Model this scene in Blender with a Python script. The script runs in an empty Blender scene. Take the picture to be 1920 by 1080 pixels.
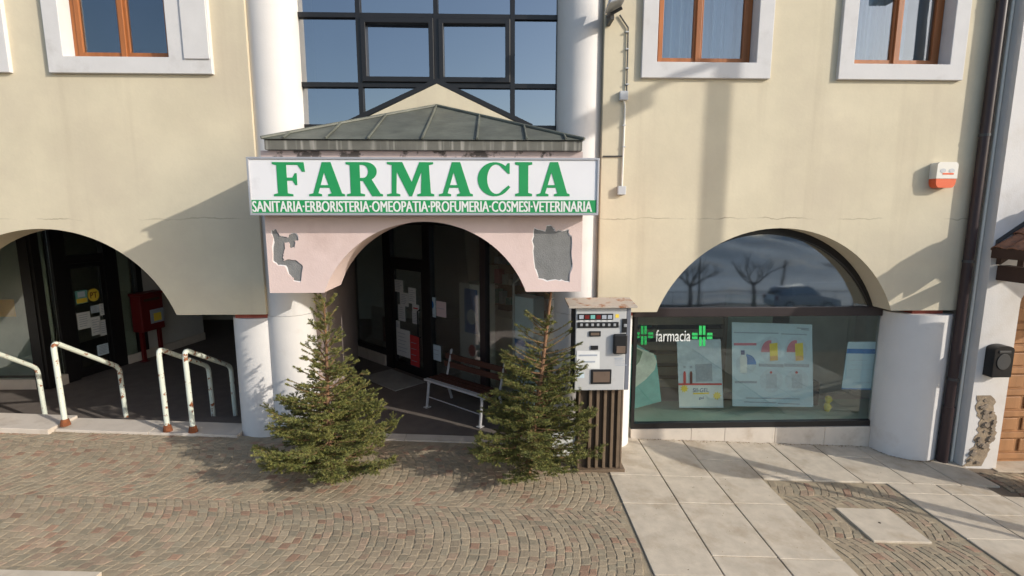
import bpy, bmesh, math, random
import numpy as np
from mathutils import Vector, Matrix
from mathutils.geometry import tessellate_polygon
R = math.radians
rnd = random.Random(7)
scene = bpy.context.scene
C = scene.collection

# ---------------------------------------------------------------- camera, sky, sun, exposure
CAM_H, PITCH, YAW, FPX = 3.0, R(8.4), R(1.8), 950.0
cd = bpy.data.cameras.new('camera'); cam = bpy.data.objects.new('camera', cd); C.objects.link(cam)
cam.location = (0, 0, CAM_H); cam.rotation_euler = (math.pi/2 - PITCH, 0, -YAW)
cd.sensor_width = 36; cd.lens = 36*FPX/1920; cd.clip_start = .05; cd.clip_end = 6000
scene.camera = cam
SUN = Vector((1.8, -1.0, .86)).normalized()          # towards the sun
w = bpy.data.worlds.new('World'); scene.world = w; w.use_nodes = True
nt = w.node_tree; bg = nt.nodes['Background']
sky = nt.nodes.new('ShaderNodeTexSky'); sky.sky_type = 'NISHITA'; sky.sun_disc = False
sky.sun_elevation = math.asin(SUN.z); sky.sun_rotation = math.atan2(SUN.x, SUN.y)
sky.air_density = 1.0; sky.dust_density = 2.0; sky.altitude = 400
nt.links.new(sky.outputs[0], bg.inputs[0]); bg.inputs[1].default_value = .15
sl = bpy.data.lights.new('sun', 'SUN'); sl.energy = 2.5; sl.angle = R(.53); sl.color = (1, .945, .86)
so = bpy.data.objects.new('sun', sl); C.objects.link(so); so.rotation_euler = SUN.to_track_quat('Z', 'Y').to_euler(); so.location = (20, -12, 12)
scene.view_settings.view_transform = 'Standard'; scene.view_settings.look = 'None'
scene.view_settings.gamma = 1; scene.view_settings.exposure = .57

# ---------------------------------------------------------------- measuring helpers (a pixel of the 1920x1080 photo at a known depth)
fw = Vector((math.sin(YAW)*math.cos(PITCH), math.cos(YAW)*math.cos(PITCH), -math.sin(PITCH)))
rt = Vector((math.cos(YAW), -math.sin(YAW), 0)); up = rt.cross(fw)
def ray(x, y): return fw + rt*((x-960)/FPX) - up*((y-540)/FPX)
def PY(x, y, Y):
    d = ray(x, y); t = Y/d.y; return Vector((d.x*t, Y, d.z*t + CAM_H))
def proj(p):
    v = Vector(p) - cam.location; z = v.dot(fw)
    return (960+FPX*v.dot(rt)/z, 540-FPX*v.dot(up)/z) if z > .05 else (-1e5, -1e5)
def gz(X, Y=5.0):
    z = -.05*(min(9, max(-10, X)) - 1.6)
    if Y < 1: z -= .055*(1-max(Y, -24))
    return z
class Plane:                                          # a vertical wall between two plan points
    def __init__(s, A, B):
        s.A = Vector((A[0], A[1], 0)); e = Vector((B[0]-A[0], B[1]-A[1], 0)); s.L = e.length; s.e = e.normalized()
        s.n = Vector((s.e.y, -s.e.x, 0))              # w, outwards to the right of A->B
        s.M = Matrix(((s.e.x, s.n.x, 0, s.A.x), (s.e.y, s.n.y, 0, s.A.y), (0, 0, 1, 0), (0, 0, 0, 1)))
    def at(s, px, py, off=0):
        d = ray(px, py); o = Vector((0, 0, CAM_H))
        t = (s.A + s.n*off - o).dot(s.n)/d.dot(s.n); p = o + d*t
        return (p - s.A).dot(s.e), p.z

# ---------------------------------------------------------------- mesh helpers
class MB:
    def __init__(s): s.v = []; s.f = []
    def add(s, v, f):
        n = len(s.v); s.v += [tuple(q) for q in v]; s.f += [tuple(i+n for i in q) for q in f]; return s
    def box(s, x0, x1, y0, y1, z0, z1, M=None):
        x0, x1 = min(x0, x1), max(x0, x1); y0, y1 = min(y0, y1), max(y0, y1); z0, z1 = min(z0, z1), max(z0, z1)
        v = [Vector((x, y, z)) for z in (z0, z1) for y in (y0, y1) for x in (x0, x1)]
        if M: v = [M @ q for q in v]
        return s.add(v, [(0, 2, 3, 1), (4, 5, 7, 6), (0, 1, 5, 4), (2, 6, 7, 3), (0, 4, 6, 2), (1, 3, 7, 5)])
    def tube(s, pts, r, n=10, cap=True):
        pts = [Vector(p) for p in pts]; rr = r if isinstance(r, (list, tuple)) else [r]*len(pts)
        ring = []; u = None
        for i, p in enumerate(pts):
            a = pts[max(0, i-1)]; b = pts[min(len(pts)-1, i+1)]; d = (b-a).normalized()
            if u is None: u = d.orthogonal().normalized()
            u = (u - d*u.dot(d)).normalized(); q = d.cross(u)
            ring.append([p + (u*math.cos(2*math.pi*k/n) + q*math.sin(2*math.pi*k/n))*rr[i] for k in range(n)])
        f = []
        for i in range(len(pts)-1):
            for k in range(n): f.append((i*n+k, i*n+(k+1) % n, (i+1)*n+(k+1) % n, (i+1)*n+k))
        if cap: f += [tuple(range(n-1, -1, -1)), tuple((len(pts)-1)*n+k for k in range(n))]
        return s.add([q for g in ring for q in g], f)
    def prism(s, loops, d0, d1, fn):
        """loops of 2D points (first outer, rest holes) extruded from d0 to d1; fn(a, b, d) -> point"""
        loops = [[Vector((a, b, 0)) for a, b in l] for l in loops]
        flat = [p for l in loops for p in l]; n = len(flat)
        tr = tessellate_polygon(loops)
        v = [fn(p.x, p.y, d0) for p in flat] + [fn(p.x, p.y, d1) for p in flat]
        f = []
        for t in tr: f.append(tuple(t)); f.append(tuple(i+n for i in reversed(t)))
        k = 0
        for l in loops:
            m = len(l)
            for i in range(m): f.append((k+i, k+(i+1) % m, n+k+(i+1) % m, n+k+i))
            k += m
        return s.add(v, f)
    def xf(s, M): s.v = [tuple(M @ Vector(q)) for q in s.v]; return s
def XZ(a, b, d): return (a, d, b)
def XY(a, b, d): return (a, b, d)
def YZ(a, b, d): return (d, a, b)
def wloc(o):
    l = Vector((0, 0, 0))
    while o: l += o.location; o = o.parent
    return l
def obj(name, mb, mat, parent=None, bev=0, smooth=False, fix=True, label=None, kind=None, seg=2):
    off = wloc(parent) if parent else Vector((0, 0, 0))
    me = bpy.data.meshes.new(name)
    me.from_pydata([(a-off.x, b-off.y, c-off.z) for a, b, c in mb.v], [], mb.f); me.update()
    if fix:
        bm = bmesh.new(); bm.from_mesh(me); bmesh.ops.recalc_face_normals(bm, faces=bm.faces[:]); bm.to_mesh(me); bm.free()
    me.materials.append(mat)
    if smooth:
        for p in me.polygons: p.use_smooth = True
        try: me.set_sharp_from_angle(angle=R(40))
        except Exception: pass
    o = bpy.data.objects.new(name, me); C.objects.link(o)
    if parent: o.parent = parent
    if bev:
        m = o.modifiers.new('bevel', 'BEVEL'); m.width = bev; m.segments = seg; m.limit_method = 'ANGLE'; m.angle_limit = R(40)
    if label: o['label'] = label
    if kind: o['kind'] = kind
    return o
def tag(o, label, cat, group=None):
    o['label'] = label; o['category'] = cat
    if group: o['group'] = group
    return o
def thing(name, label, cat, loc=(0, 0, 0), group=None):
    o = bpy.data.objects.new(name, None); C.objects.link(o); o.location = loc; o.empty_display_size = .1
    return tag(o, label, cat, group)
def struct(name, mb, mat, **k):
    o = obj(name, mb, mat, **k); o['kind'] = 'structure'; return o
def arc(cx, cy, rx, ry, a0, a1, n):
    return [(cx+rx*math.cos(R(a0+(a1-a0)*i/n)), cy+ry*math.sin(R(a0+(a1-a0)*i/n))) for i in range(n+1)]
def text_mb(body, width, height, fn, bold=.0, d=.0015):
    """built-in font text fitted to width x height, lower left at 0,0; fn(a, b, depth)"""
    cu = bpy.data.curves.new('t', 'FONT'); cu.body = body; cu.size = 1; cu.offset = bold; cu.resolution_u = 3
    to = bpy.data.objects.new('t', cu); C.objects.link(to); bpy.context.view_layer.update()
    me = to.to_mesh(); v = [q.co.copy() for q in me.vertices]; f = [tuple(p.vertices) for p in me.polygons]
    to.to_mesh_clear(); bpy.data.objects.remove(to); bpy.data.curves.remove(cu)
    x0 = min(q.x for q in v); x1 = max(q.x for q in v); y0 = min(q.y for q in v); y1 = max(q.y for q in v)
    m = MB(); m.add([fn((q.x-x0)/(x1-x0)*width, (q.y-y0)/(y1-y0)*height, d) for q in v], f); return m

# ---------------------------------------------------------------- materials
def mat(name, col, rough=.8, var=0, scale=4, bump=0, bscale=60, metal=0, col2=None, c2scale=3, c2lo=.55, c2hi=.65, spec=.35, streak=False, emit=0):
    m = bpy.data.materials.new(name); m.use_nodes = True; n = m.node_tree.nodes; l = m.node_tree.links
    b = n['Principled BSDF']; b.inputs['Roughness'].default_value = rough; b.inputs['Metallic'].default_value = metal
    b.inputs['Specular IOR Level'].default_value = spec
    b.inputs['Base Color'].default_value = (*col, 1)
    tc = n.new('ShaderNodeTexCoord'); geo = n.new('ShaderNodeNewGeometry')
    last = None
    if var or col2:
        rgb = n.new('ShaderNodeRGB'); rgb.outputs[0].default_value = (*col, 1); last = rgb.outputs[0]
    if var:
        mp = n.new('ShaderNodeMapping'); l.new(geo.outputs['Position'], mp.inputs[0])
        if streak: mp.inputs['Scale'].default_value = (1, 1, .12)
        t = n.new('ShaderNodeTexNoise'); t.inputs['Scale'].default_value = scale; t.inputs['Detail'].default_value = 6; t.inputs['Roughness'].default_value = .62
        l.new(mp.outputs[0], t.inputs['Vector'])
        r = n.new('ShaderNodeMapRange'); r.inputs[1].default_value = .25; r.inputs[2].default_value = .75
        r.inputs[3].default_value = 1-var; r.inputs[4].default_value = 1+var; l.new(t.outputs['Fac'], r.inputs[0])
        x = n.new('ShaderNodeVectorMath'); x.operation = 'SCALE'; l.new(last, x.inputs[0]); l.new(r.outputs[0], x.inputs['Scale']); last = x.outputs[0]
    if col2:
        t = n.new('ShaderNodeTexNoise'); t.inputs['Scale'].default_value = c2scale; t.inputs['Detail'].default_value = 7; t.inputs['Roughness'].default_value = .65
        l.new(geo.outputs['Position'], t.inputs['Vector'])
        r = n.new('ShaderNodeMapRange'); r.inputs[1].default_value = c2lo; r.inputs[2].default_value = c2hi; l.new(t.outputs['Fac'], r.inputs[0])
        x = n.new('ShaderNodeMix'); x.data_type = 'RGBA'; l.new(r.outputs[0], x.inputs[0]); l.new(last, x.inputs[6]); x.inputs[7].default_value = (*col2, 1); last = x.outputs[2]
    if last: l.new(last, b.inputs['Base Color'])
    if bump:
        t = n.new('ShaderNodeTexNoise'); t.inputs['Scale'].default_value = bscale; t.inputs['Detail'].default_value = 5; l.new(geo.outputs['Position'], t.inputs['Vector'])
        bp = n.new('ShaderNodeBump'); bp.inputs['Strength'].default_value = bump; bp.inputs['Distance'].default_value = .01
        l.new(t.outputs['Fac'], bp.inputs['Height']); l.new(bp.outputs[0], b.inputs['Normal'])
    return m
def glass(name, tint=(.8, .84, .82), refl=.12, edge=.75, wav=.0, rough=0):
    m = bpy.data.materials.new(name); m.use_nodes = True; n = m.node_tree.nodes; l = m.node_tree.links; n.clear()
    o = n.new('ShaderNodeOutputMaterial'); mx = n.new('ShaderNodeMixShader'); tr = n.new('ShaderNodeBsdfTransparent'); gl = n.new('ShaderNodeBsdfGlossy')
    tr.inputs[0].default_value = (*tint, 1); gl.inputs['Roughness'].default_value = rough; gl.inputs[0].default_value = (.93, .96, 1, 1)
    lw = n.new('ShaderNodeLayerWeight'); lw.inputs[0].default_value = .25
    r = n.new('ShaderNodeMapRange'); r.inputs[3].default_value = refl; r.inputs[4].default_value = edge; l.new(lw.outputs['Fresnel'], r.inputs[0])
    l.new(r.outputs[0], mx.inputs[0]); l.new(tr.outputs[0], mx.inputs[1]); l.new(gl.outputs[0], mx.inputs[2]); l.new(mx.outputs[0], o.inputs[0])
    if wav:
        geo = n.new('ShaderNodeNewGeometry'); t = n.new('ShaderNodeTexNoise'); t.inputs['Scale'].default_value = 1.3; t.inputs['Detail'].default_value = 1
        l.new(geo.outputs['Position'], t.inputs['Vector']); bp = n.new('ShaderNodeBump'); bp.inputs['Strength'].default_value = wav; bp.inputs['Distance'].default_value = .02
        l.new(t.outputs['Fac'], bp.inputs['Height']); l.new(bp.outputs[0], gl.inputs['Normal'])
    return m
def attr_mat(name, rough=.85, bump=.5, bscale=90, var=.18):
    m = mat(name, (.3, .3, .3), rough, bump=bump, bscale=bscale); n = m.node_tree.nodes; l = m.node_tree.links
    a = n.new('ShaderNodeAttribute'); a.attribute_name = 'tint'
    geo = n.new('ShaderNodeNewGeometry'); t = n.new('ShaderNodeTexNoise'); t.inputs['Scale'].default_value = 35; t.inputs['Detail'].default_value = 4; l.new(geo.outputs['Position'], t.inputs['Vector'])
    t2 = n.new('ShaderNodeTexNoise'); t2.inputs['Scale'].default_value = 1.1; t2.inputs['Detail'].default_value = 4; l.new(geo.outputs['Position'], t2.inputs['Vector'])
    ad = n.new('ShaderNodeMath'); ad.operation = 'ADD'; l.new(t.outputs['Fac'], ad.inputs[0]); l.new(t2.outputs['Fac'], ad.inputs[1])
    r = n.new('ShaderNodeMapRange'); r.inputs[1].default_value = .6; r.inputs[2].default_value = 1.4; r.inputs[3].default_value = 1-var; r.inputs[4].default_value = 1+var; l.new(ad.outputs[0], r.inputs[0])
    x = n.new('ShaderNodeVectorMath'); x.operation = 'SCALE'; l.new(a.outputs['Color'], x.inputs[0]); l.new(r.outputs[0], x.inputs['Scale'])
    l.new(x.outputs[0], n['Principled BSDF'].inputs['Base Color']); return m
def set_tint(me, cols):                                # one colour for each face
    at = me.attributes.new('tint', 'FLOAT_COLOR', 'FACE')
    at.data.foreach_set('color', np.asarray([(*c, 1) for c in cols], dtype=np.float32).ravel())

M = {}
def wall_mat():
    m = mat('cream_plaster', (.60, .53, .388), .9, var=.09, scale=1.6, bump=.12, bscale=30, col2=(.54, .465, .35), c2scale=.9, c2lo=.45, c2hi=.75)
    n = m.node_tree.nodes; l = m.node_tree.links; b = n['Principled BSDF']; src = b.inputs['Base Color'].links[0].from_socket
    # a thin wandering crack above the arches, and rain streaks
    geo = n.new('ShaderNodeNewGeometry'); sx = n.new('ShaderNodeSeparateXYZ'); l.new(geo.outputs['Position'], sx.inputs[0])
    t = n.new('ShaderNodeTexNoise'); t.inputs['Scale'].default_value = 5; t.inputs['Detail'].default_value = 8; l.new(geo.outputs['Position'], t.inputs['Vector'])
    def math_(op, a, b_=None, v=None):
        q = n.new('ShaderNodeMath'); q.operation = op; l.new(a, q.inputs[0])
        if b_ is not None: l.new(b_, q.inputs[1])
        if v is not None: q.inputs[1].default_value = v
        return q.outputs[0]
    wob = math_('MULTIPLY', t.outputs['Fac'], v=.10)
    d = math_('ABSOLUTE', math_('SUBTRACT', math_('ADD', sx.outputs['Z'], wob), v=2.985))
    r = n.new('ShaderNodeMapRange'); r.inputs[1].default_value = .003; r.inputs[2].default_value = .009; r.inputs[3].default_value = .55; r.inputs[4].default_value = 0; l.new(d, r.inputs[0])
    t2 = n.new('ShaderNodeTexNoise'); t2.inputs['Scale'].default_value = 1.7; t2.inputs['Detail'].default_value = 3; l.new(geo.outputs['Position'], t2.inputs['Vector'])
    r2 = n.new('ShaderNodeMapRange'); r2.inputs[1].default_value = .42; r2.inputs[2].default_value = .58; l.new(t2.outputs['Fac'], r2.inputs[0])
    fac = math_('MULTIPLY', r.outputs[0], r2.outputs[0])
    x = n.new('ShaderNodeMix'); x.data_type = 'RGBA'; l.new(fac, x.inputs[0]); l.new(src, x.inputs[6]); x.inputs[7].default_value = (.2, .16, .11, 1)
    mp = n.new('ShaderNodeMapping'); mp.inputs['Scale'].default_value = (3.2, 3.2, .16); l.new(geo.outputs['Position'], mp.inputs[0])
    t3 = n.new('ShaderNodeTexNoise'); t3.inputs['Scale'].default_value = 1.5; t3.inputs['Detail'].default_value = 5; l.new(mp.outputs[0], t3.inputs['Vector'])
    r3 = n.new('ShaderNodeMapRange'); r3.inputs[1].default_value = .56; r3.inputs[2].default_value = .78; r3.inputs[3].default_value = 0; r3.inputs[4].default_value = .38; l.new(t3.outputs['Fac'], r3.inputs[0])
    x2 = n.new('ShaderNodeMix'); x2.data_type = 'RGBA'; l.new(r3.outputs[0], x2.inputs[0]); l.new(x.outputs[2], x2.inputs[6]); x2.inputs[7].default_value = (.42, .35, .25, 1)
    l.new(x2.outputs[2], b.inputs['Base Color']); return m
M['cream'] = wall_mat()
M['white_plaster'] = mat('white_plaster', (.74, .72, .71), .85, var=.05, scale=2.5, bump=.15, bscale=60, col2=(.62, .59, .56), c2scale=1.6, c2lo=.55, c2hi=.75)
M['pillar'] = mat('white_pillar_paint', (.62, .595, .57), .7, var=.04, scale=3, bump=.12, bscale=70, col2=(.52, .48, .44), c2scale=2.2, c2lo=.6, c2hi=.8)
M['pink'] = mat('pink_plaster', (.66, .52, .48), .9, var=.05, scale=3, bump=.2, bscale=60, col2=(.58, .44, .40), c2scale=2, c2lo=.55, c2hi=.75)
M['mortar'] = mat('grey_mortar', (.20, .20, .195), .95, var=.15, scale=9, bump=.6, bscale=120)
M['stone_trim'] = mat('window_surround', (.60, .585, .575), .8, var=.05, scale=4, bump=.1, bscale=80, col2=(.5, .48, .46), c2scale=3, c2lo=.55, c2hi=.75)
M['wood'] = mat('window_wood', (.33, .115, .035), .5, var=.3, scale=9, streak=True, bump=.15, bscale=40, spec=.4)
M['black'] = mat('black_aluminium', (.012, .011, .011), .38, var=.2, scale=5, spec=.45)
M['brown_al'] = mat('brown_aluminium', (.035, .026, .026), .42, var=.15, scale=5)
M['dark'] = mat('dark_void', (.03, .028, .026), .9)
M['room'] = mat('room_wall', (.66, .65, .57), .9, var=.1)
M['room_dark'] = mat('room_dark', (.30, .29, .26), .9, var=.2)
M['ceil'] = mat('porch_ceiling', (.42, .38, .33), .9, var=.1)
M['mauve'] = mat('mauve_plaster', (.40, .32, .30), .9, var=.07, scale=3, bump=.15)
M['niche'] = mat('niche_plaster', (.5, .48, .44), .9, var=.08, scale=3, bump=.15)
M['copper'] = mat('weathered_copper', (.115, .122, .10), .55, var=.35, scale=4.5, bump=.25, bscale=18, col2=(.085, .088, .075), c2scale=2.5, c2lo=.5, c2hi=.72, spec=.5)
def fascia_mat():
    m = mat('stained_fascia', (.13, .125, .105), .7, var=.25, scale=5); n = m.node_tree.nodes; l = m.node_tree.links; b = n['Principled BSDF']; src = b.inputs['Base Color'].links[0].from_socket
    geo = n.new('ShaderNodeNewGeometry'); mp = n.new('ShaderNodeMapping'); mp.inputs['Scale'].default_value = (9, 9, .5); l.new(geo.outputs['Position'], mp.inputs[0])
    t = n.new('ShaderNodeTexNoise'); t.inputs['Scale'].default_value = 2.2; t.inputs['Detail'].default_value = 6; l.new(mp.outputs[0], t.inputs['Vector'])
    r = n.new('ShaderNodeMapRange'); r.inputs[1].default_value = .52; r.inputs[2].default_value = .66; r.inputs[4].default_value = .8; l.new(t.outputs['Fac'], r.inputs[0])
    x = n.new('ShaderNodeMix'); x.data_type = 'RGBA'; l.new(r.outputs[0], x.inputs[0]); l.new(src, x.inputs[6]); x.inputs[7].default_value = (.34, .32, .28, 1); l.new(x.outputs[2], b.inputs['Base Color']); return m
M['fascia'] = fascia_mat()
M['rust_plaster'] = mat('peeling_fascia_board', (.50, .40, .37), .9, var=.15, scale=5, col2=(.12, .10, .09), c2scale=5, c2lo=.5, c2hi=.56)
M['sign_white'] = mat('sign_white', (.72, .715, .73), .45, var=.03, scale=3, col2=(.6, .59, .6), c2scale=2.5, c2lo=.6, c2hi=.8)
M['green'] = mat('sign_green', (.018, .27, .085), .5, var=.06, scale=5)
M['sign_text'] = mat('sign_letter_white', (.72, .74, .70), .5)
M['alu'] = mat('sign_aluminium', (.42, .42, .44), .45, var=.08, metal=.4)
M['slab'] = mat('pale_slab', (.51, .44, .345), .75, var=.17, scale=6, bump=.2, bscale=90, col2=(.36, .285, .20), c2scale=2.2, c2lo=.5, c2hi=.72)
M['plinth'] = mat('plinth_stone', (.56, .49, .41), .75, var=.09, scale=5, bump=.15, bscale=80, col2=(.42, .34, .26), c2scale=3, c2lo=.55, c2hi=.75)
M['joint'] = mat('slab_joint', (.20, .155, .11), .95, var=.2)
M['bed'] = mat('cobble_bed', (.34, .275, .185), .95, var=.2, scale=12, bump=.6, bscale=150)
M['cobble'] = attr_mat('cobble_stone')
M['floor'] = mat('porch_floor', (.155, .13, .112), .85, var=.15, scale=5, bump=.2)
M['rail'] = mat('rusty_green_paint', (.60, .63, .53), .5, var=.06, scale=8, col2=(.25, .085, .03), c2scale=11, c2lo=.575, c2hi=.61, bump=.15, bscale=60)
M['rust'] = mat('rust', (.20, .065, .025), .9, var=.35, scale=25, bump=.5, bscale=90)
M['machine'] = mat('machine_grey', (.46, .46, .455), .5, var=.04, scale=6, col2=(.42, .40, .37), c2scale=5, c2lo=.62, c2hi=.78)
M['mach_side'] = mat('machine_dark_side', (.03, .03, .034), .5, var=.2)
M['mach_edge'] = mat('machine_edge', (.16, .17, .20), .4, var=.1)
M['mach_roof'] = mat('machine_roof', (.42, .37, .31), .7, var=.15, scale=9, col2=(.25, .10, .04), c2scale=9, c2lo=.52, c2hi=.66)
M['brown_metal'] = mat('brown_pedestal', (.15, .105, .068), .55, var=.2, scale=8, col2=(.16, .11, .075), c2scale=7, c2lo=.55, c2hi=.75)
M['brown_dark'] = mat('pedestal_shadow_gap', (.06, .042, .028), .8)
M['paper'] = mat('paper', (.68, .68, .66), .7, var=.05, scale=14)
M['paper_b'] = mat('paper_blue', (.52, .62, .68), .7, var=.05, scale=9)
M['red'] = mat('red_paint', (.13, .010, .009), .45, var=.15)
M['red_print'] = mat('red_print', (.55, .05, .05), .6)
M['pink_print'] = mat('pink_print', (.62, .20, .24), .6, var=.1, scale=20)
M['orange_print'] = mat('orange_print', (.75, .40, .10), .6, var=.1, scale=20)
M['yellow_print'] = mat('yellow_print', (.80, .58, .06), .6, var=.05, scale=20)
M['blue_print'] = mat('blue_print', (.03, .16, .42), .6, var=.08, scale=20)
M['navy_print'] = mat('navy_print', (.05, .07, .20), .6)
M['grey_print'] = mat('grey_print', (.34, .37, .42), .7, var=.15, scale=30)
M['pale_print'] = mat('pale_blue_print', (.50, .57, .63), .7, var=.12, scale=18)
M['teal_print'] = mat('teal_print', (.16, .42, .38), .7, var=.15, scale=9)
M['cross'] = mat('bright_green', (.03, .50, .12), .5)
M['deck'] = mat('display_deck', (.46, .58, .45), .6, var=.06)
M['shelf_wood'] = mat('shelf_wood', (.30, .23, .16), .7, var=.15, streak=True)
M['alarm_white'] = mat('alarm_white', (.70, .67, .60), .45)
M['alarm_red'] = mat('alarm_orange', (.72, .13, .05), .35)
M['grey_box'] = mat('grey_plastic', (.48, .49, .50), .5)
M['steel'] = mat('galvanised', (.40, .41, .42), .45, metal=.5, var=.1)
M['lamp_dark'] = mat('lamp_dark', (.06, .06, .06), .5, var=.1)
M['downpipe'] = mat('brown_downpipe', (.042, .026, .026), .4, var=.15, scale=5)
M['tile'] = mat('roof_tile', (.28, .13, .075), .9, var=.3, scale=12, bump=.4, bscale=60, col2=(.13, .085, .06), c2scale=8, c2lo=.5, c2hi=.65)
M['timber'] = mat('timber', (.055, .03, .022), .75, var=.25, streak=True)
M['door_wood'] = mat('door_wood', (.33, .165, .072), .6, var=.25, scale=7, streak=True, bump=.15)
M['neighbour'] = mat('neighbour_plaster', (.66, .635, .61), .9, var=.05, scale=3, bump=.2, bscale=50, col2=(.55, .51, .46), c2scale=1.5, c2lo=.52, c2hi=.75)
M['rubble'] = mat('rubble_stone', (.26, .21, .16), .95, var=.35, scale=14, bump=.8, bscale=40)
M['bench_white'] = mat('bench_frame', (.46, .45, .44), .5)
M['bench_wood'] = mat('bench_slat', (.075, .028, .018), .55, var=.2, streak=True)
M['curtain'] = mat('curtain', (.52, .58, .61), .9, var=.05)
M['unlit_room'] = mat('dark_blue_room', (.02, .035, .075), .9)  # near-black blue paints the dark of the unlit rooms
M['bark'] = mat('fir_bark', (.20, .11, .06), .9, var=.3, scale=30, bump=.5, bscale=70)
M['needle'] = attr_mat('fir_needle', rough=.6, bump=0, var=.15)
M['tube_black'] = mat('black_plastic', (.015, .015, .016), .4)
M['lens'] = mat('brown_flap', (.14, .10, .075), .35, var=.2)
M['asphalt'] = mat('asphalt', (.055, .054, .052), .9, var=.2, scale=8, bump=.4, bscale=120)
M['grass'] = mat('winter_grass', (.11, .105, .05), .95, var=.3, scale=.6, col2=(.07, .085, .04), c2scale=.2)
M['hill'] = mat('haze_blue_hillside', (.20, .245, .27), .95, var=.35, scale=.02, col2=(.32, .32, .29), c2scale=.03, c2lo=.56, c2hi=.62)  # blue-grey of the distant haze is put into this base colour
M['tree_bark'] = mat('bare_tree_bark', (.09, .07, .055), .95, var=.3, scale=12)
M['car'] = mat('car_paint', (.36, .37, .38), .25, spec=.6)
M['tyre'] = mat('tyre', (.02, .02, .02), .85)
M['g_top'] = glass('curtain_wall_glass', (.40, .43, .44), .35, .9, wav=.08)
M['g_win'] = glass('upper_window_glass', (.84, .88, .9), .10, .85, wav=.05)
M['g_shop'] = glass('shop_glass', (.93, .975, .95), .045, .8)
M['g_lun'] = glass('lunette_glass', (.62, .66, .66), .28, .9, wav=.14, rough=.035)
M['g_door'] = glass('door_glass', (.92, .95, .92), .06, .8)
M['g_car'] = glass('car_glass', (.1, .11, .12), .2, .9)
M['roof_dark'] = mat('roof_cover', (.20, .11, .075), .9, var=.2)

# ---------------------------------------------------------------- ground
def sheet(x0, x1, y0, y1, nx, ny, zf):
    m = MB(); v = [(x0+(x1-x0)*i/nx, y0+(y1-y0)*j/ny) for j in range(ny+1) for i in range(nx+1)]
    m.add([(x, y, zf(x, y)) for x, y in v], [(j*(nx+1)+i, j*(nx+1)+i+1, (j+1)*(nx+1)+i+1, (j+1)*(nx+1)+i) for j in range(ny) for i in range(nx)]); return m
def terrain(x, y):                                     # the valley and hills across the road
    z = gz(x, -24)
    if y < -25:
        d = -25-y; z += -16*(1-math.exp(-d/60)) - 10*(1-math.exp(-d/250))
        h = max(0, (d-420)/500); z += 112*min(1, h)**1.2*(.75+.35*math.sin(x*.006+1)+.12*math.sin(x*.021)+.08*math.sin(x*.05+d*.02))
    return z
xs = sheet(-900, 900, -1300, -25, 90, 64, terrain); struct('hillside', xs, M['hill'], smooth=True)
struct('ground', sheet(-900, 900, -25, 875, 180, 90, lambda x, y: min(gz(x, y)-.3, -.5)), M['grass'])
struct('road', sheet(-38, 38, -25.2, 1.2, 76, 27, lambda x, y: gz(x, y)-.03), M['asphalt'])
KX = 1.30                                              # where cobbles give way to slabs
paving = struct('cobbled_pavement', sheet(-10, KX, 1.2, 6.12, 24, 8, lambda x, y: gz(x)-.0025), M['bed'])
def bandcourses(x0, x1, y0, y1, W, s, along='x'):
    """courses of small setts laid in segmental arcs, band by band"""
    out = []; Rr = W/2/math.sin(R(36)); nb = int(math.ceil((y1-y0)/W)); n = max(5, round(W/.080))
    for b in range(nb):
        yc = y0+(b+.5)*W; ph = rnd.random()*s
        xb = x0-.35+ph-s; ss = s; n0 = n
        for k in range(int((x1-x0)/s)+8):
            xb += ss; ss = s*rnd.uniform(.82, 1.18); j0 = rnd.random()*.9; n = n0+rnd.choice((-2, -1, 0, 0, 1, 2))
            for i in range(-1, n+1):
                t0 = max(-1, min(1, -1+2*(i+j0)/n)); t1 = max(-1, min(1, -1+2*(i+1+j0)/n))
                if t1-t0 < .5/n: continue
                q = []
                for t, o in ((t0, 0), (t1, 0), (t1, ss), (t0, ss)):
                    a = t*R(36); q.append((xb+o+Rr*(math.cos(a)-.81), yc+Rr*math.sin(a)))
                kk = rnd.uniform(.86, .96)
                cx = sum(p[0] for p in q)/4; cy = sum(p[1] for p in q)/4
                if not (x0+.045 < cx < x1-.045 and y0+.04 < cy < y1-.04): continue
                q = [(cx+(x-cx)*kk+rnd.uniform(-.008, .008), cy+(y-cy)*kk+rnd.uniform(-.008, .008)) for x, y in q]
                q = [(min(max(x, x0+.004), x1-.004), min(max(y, y0+.004), y1-.004)) for x, y in q]
                out.append(q)
    return out
def sett_col():
    k = rnd.random(); v = rnd.uniform(.84, 1.14)
    if k < .58: c = (.310, .250, .172)
    elif k < .78: c = (.280, .236, .165)
    elif k < .93: c = (.325, .238, .165)
    else: c = (.29, .185, .125)
    return tuple(min(.6, x*v) for x in c)
def sett_geo(q):
    cx = sum(p[0] for p in q)/4; cy = sum(p[1] for p in q)/4; h = .002+rnd.uniform(-.0012, .0016)
    tx, ty = rnd.uniform(-.014, .014), rnd.uniform(-.014, .014)
    v = [(x, y, gz(x)-.02) for x, y in q] + [(x, y, gz(x)+h-.003) for x, y in q]
    v += [(cx+(x-cx)*.84, cy+(y-cy)*.84, gz(x)+h+(x-cx)*tx+(y-cy)*ty) for x, y in q]
    f = [(8, 9, 10, 11)]
    for i in range(4):
        j = (i+1) % 4; f += [(i, j, 4+j, 4+i), (4+i, 4+j, 8+j, 8+i)]
    return v, f
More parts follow.
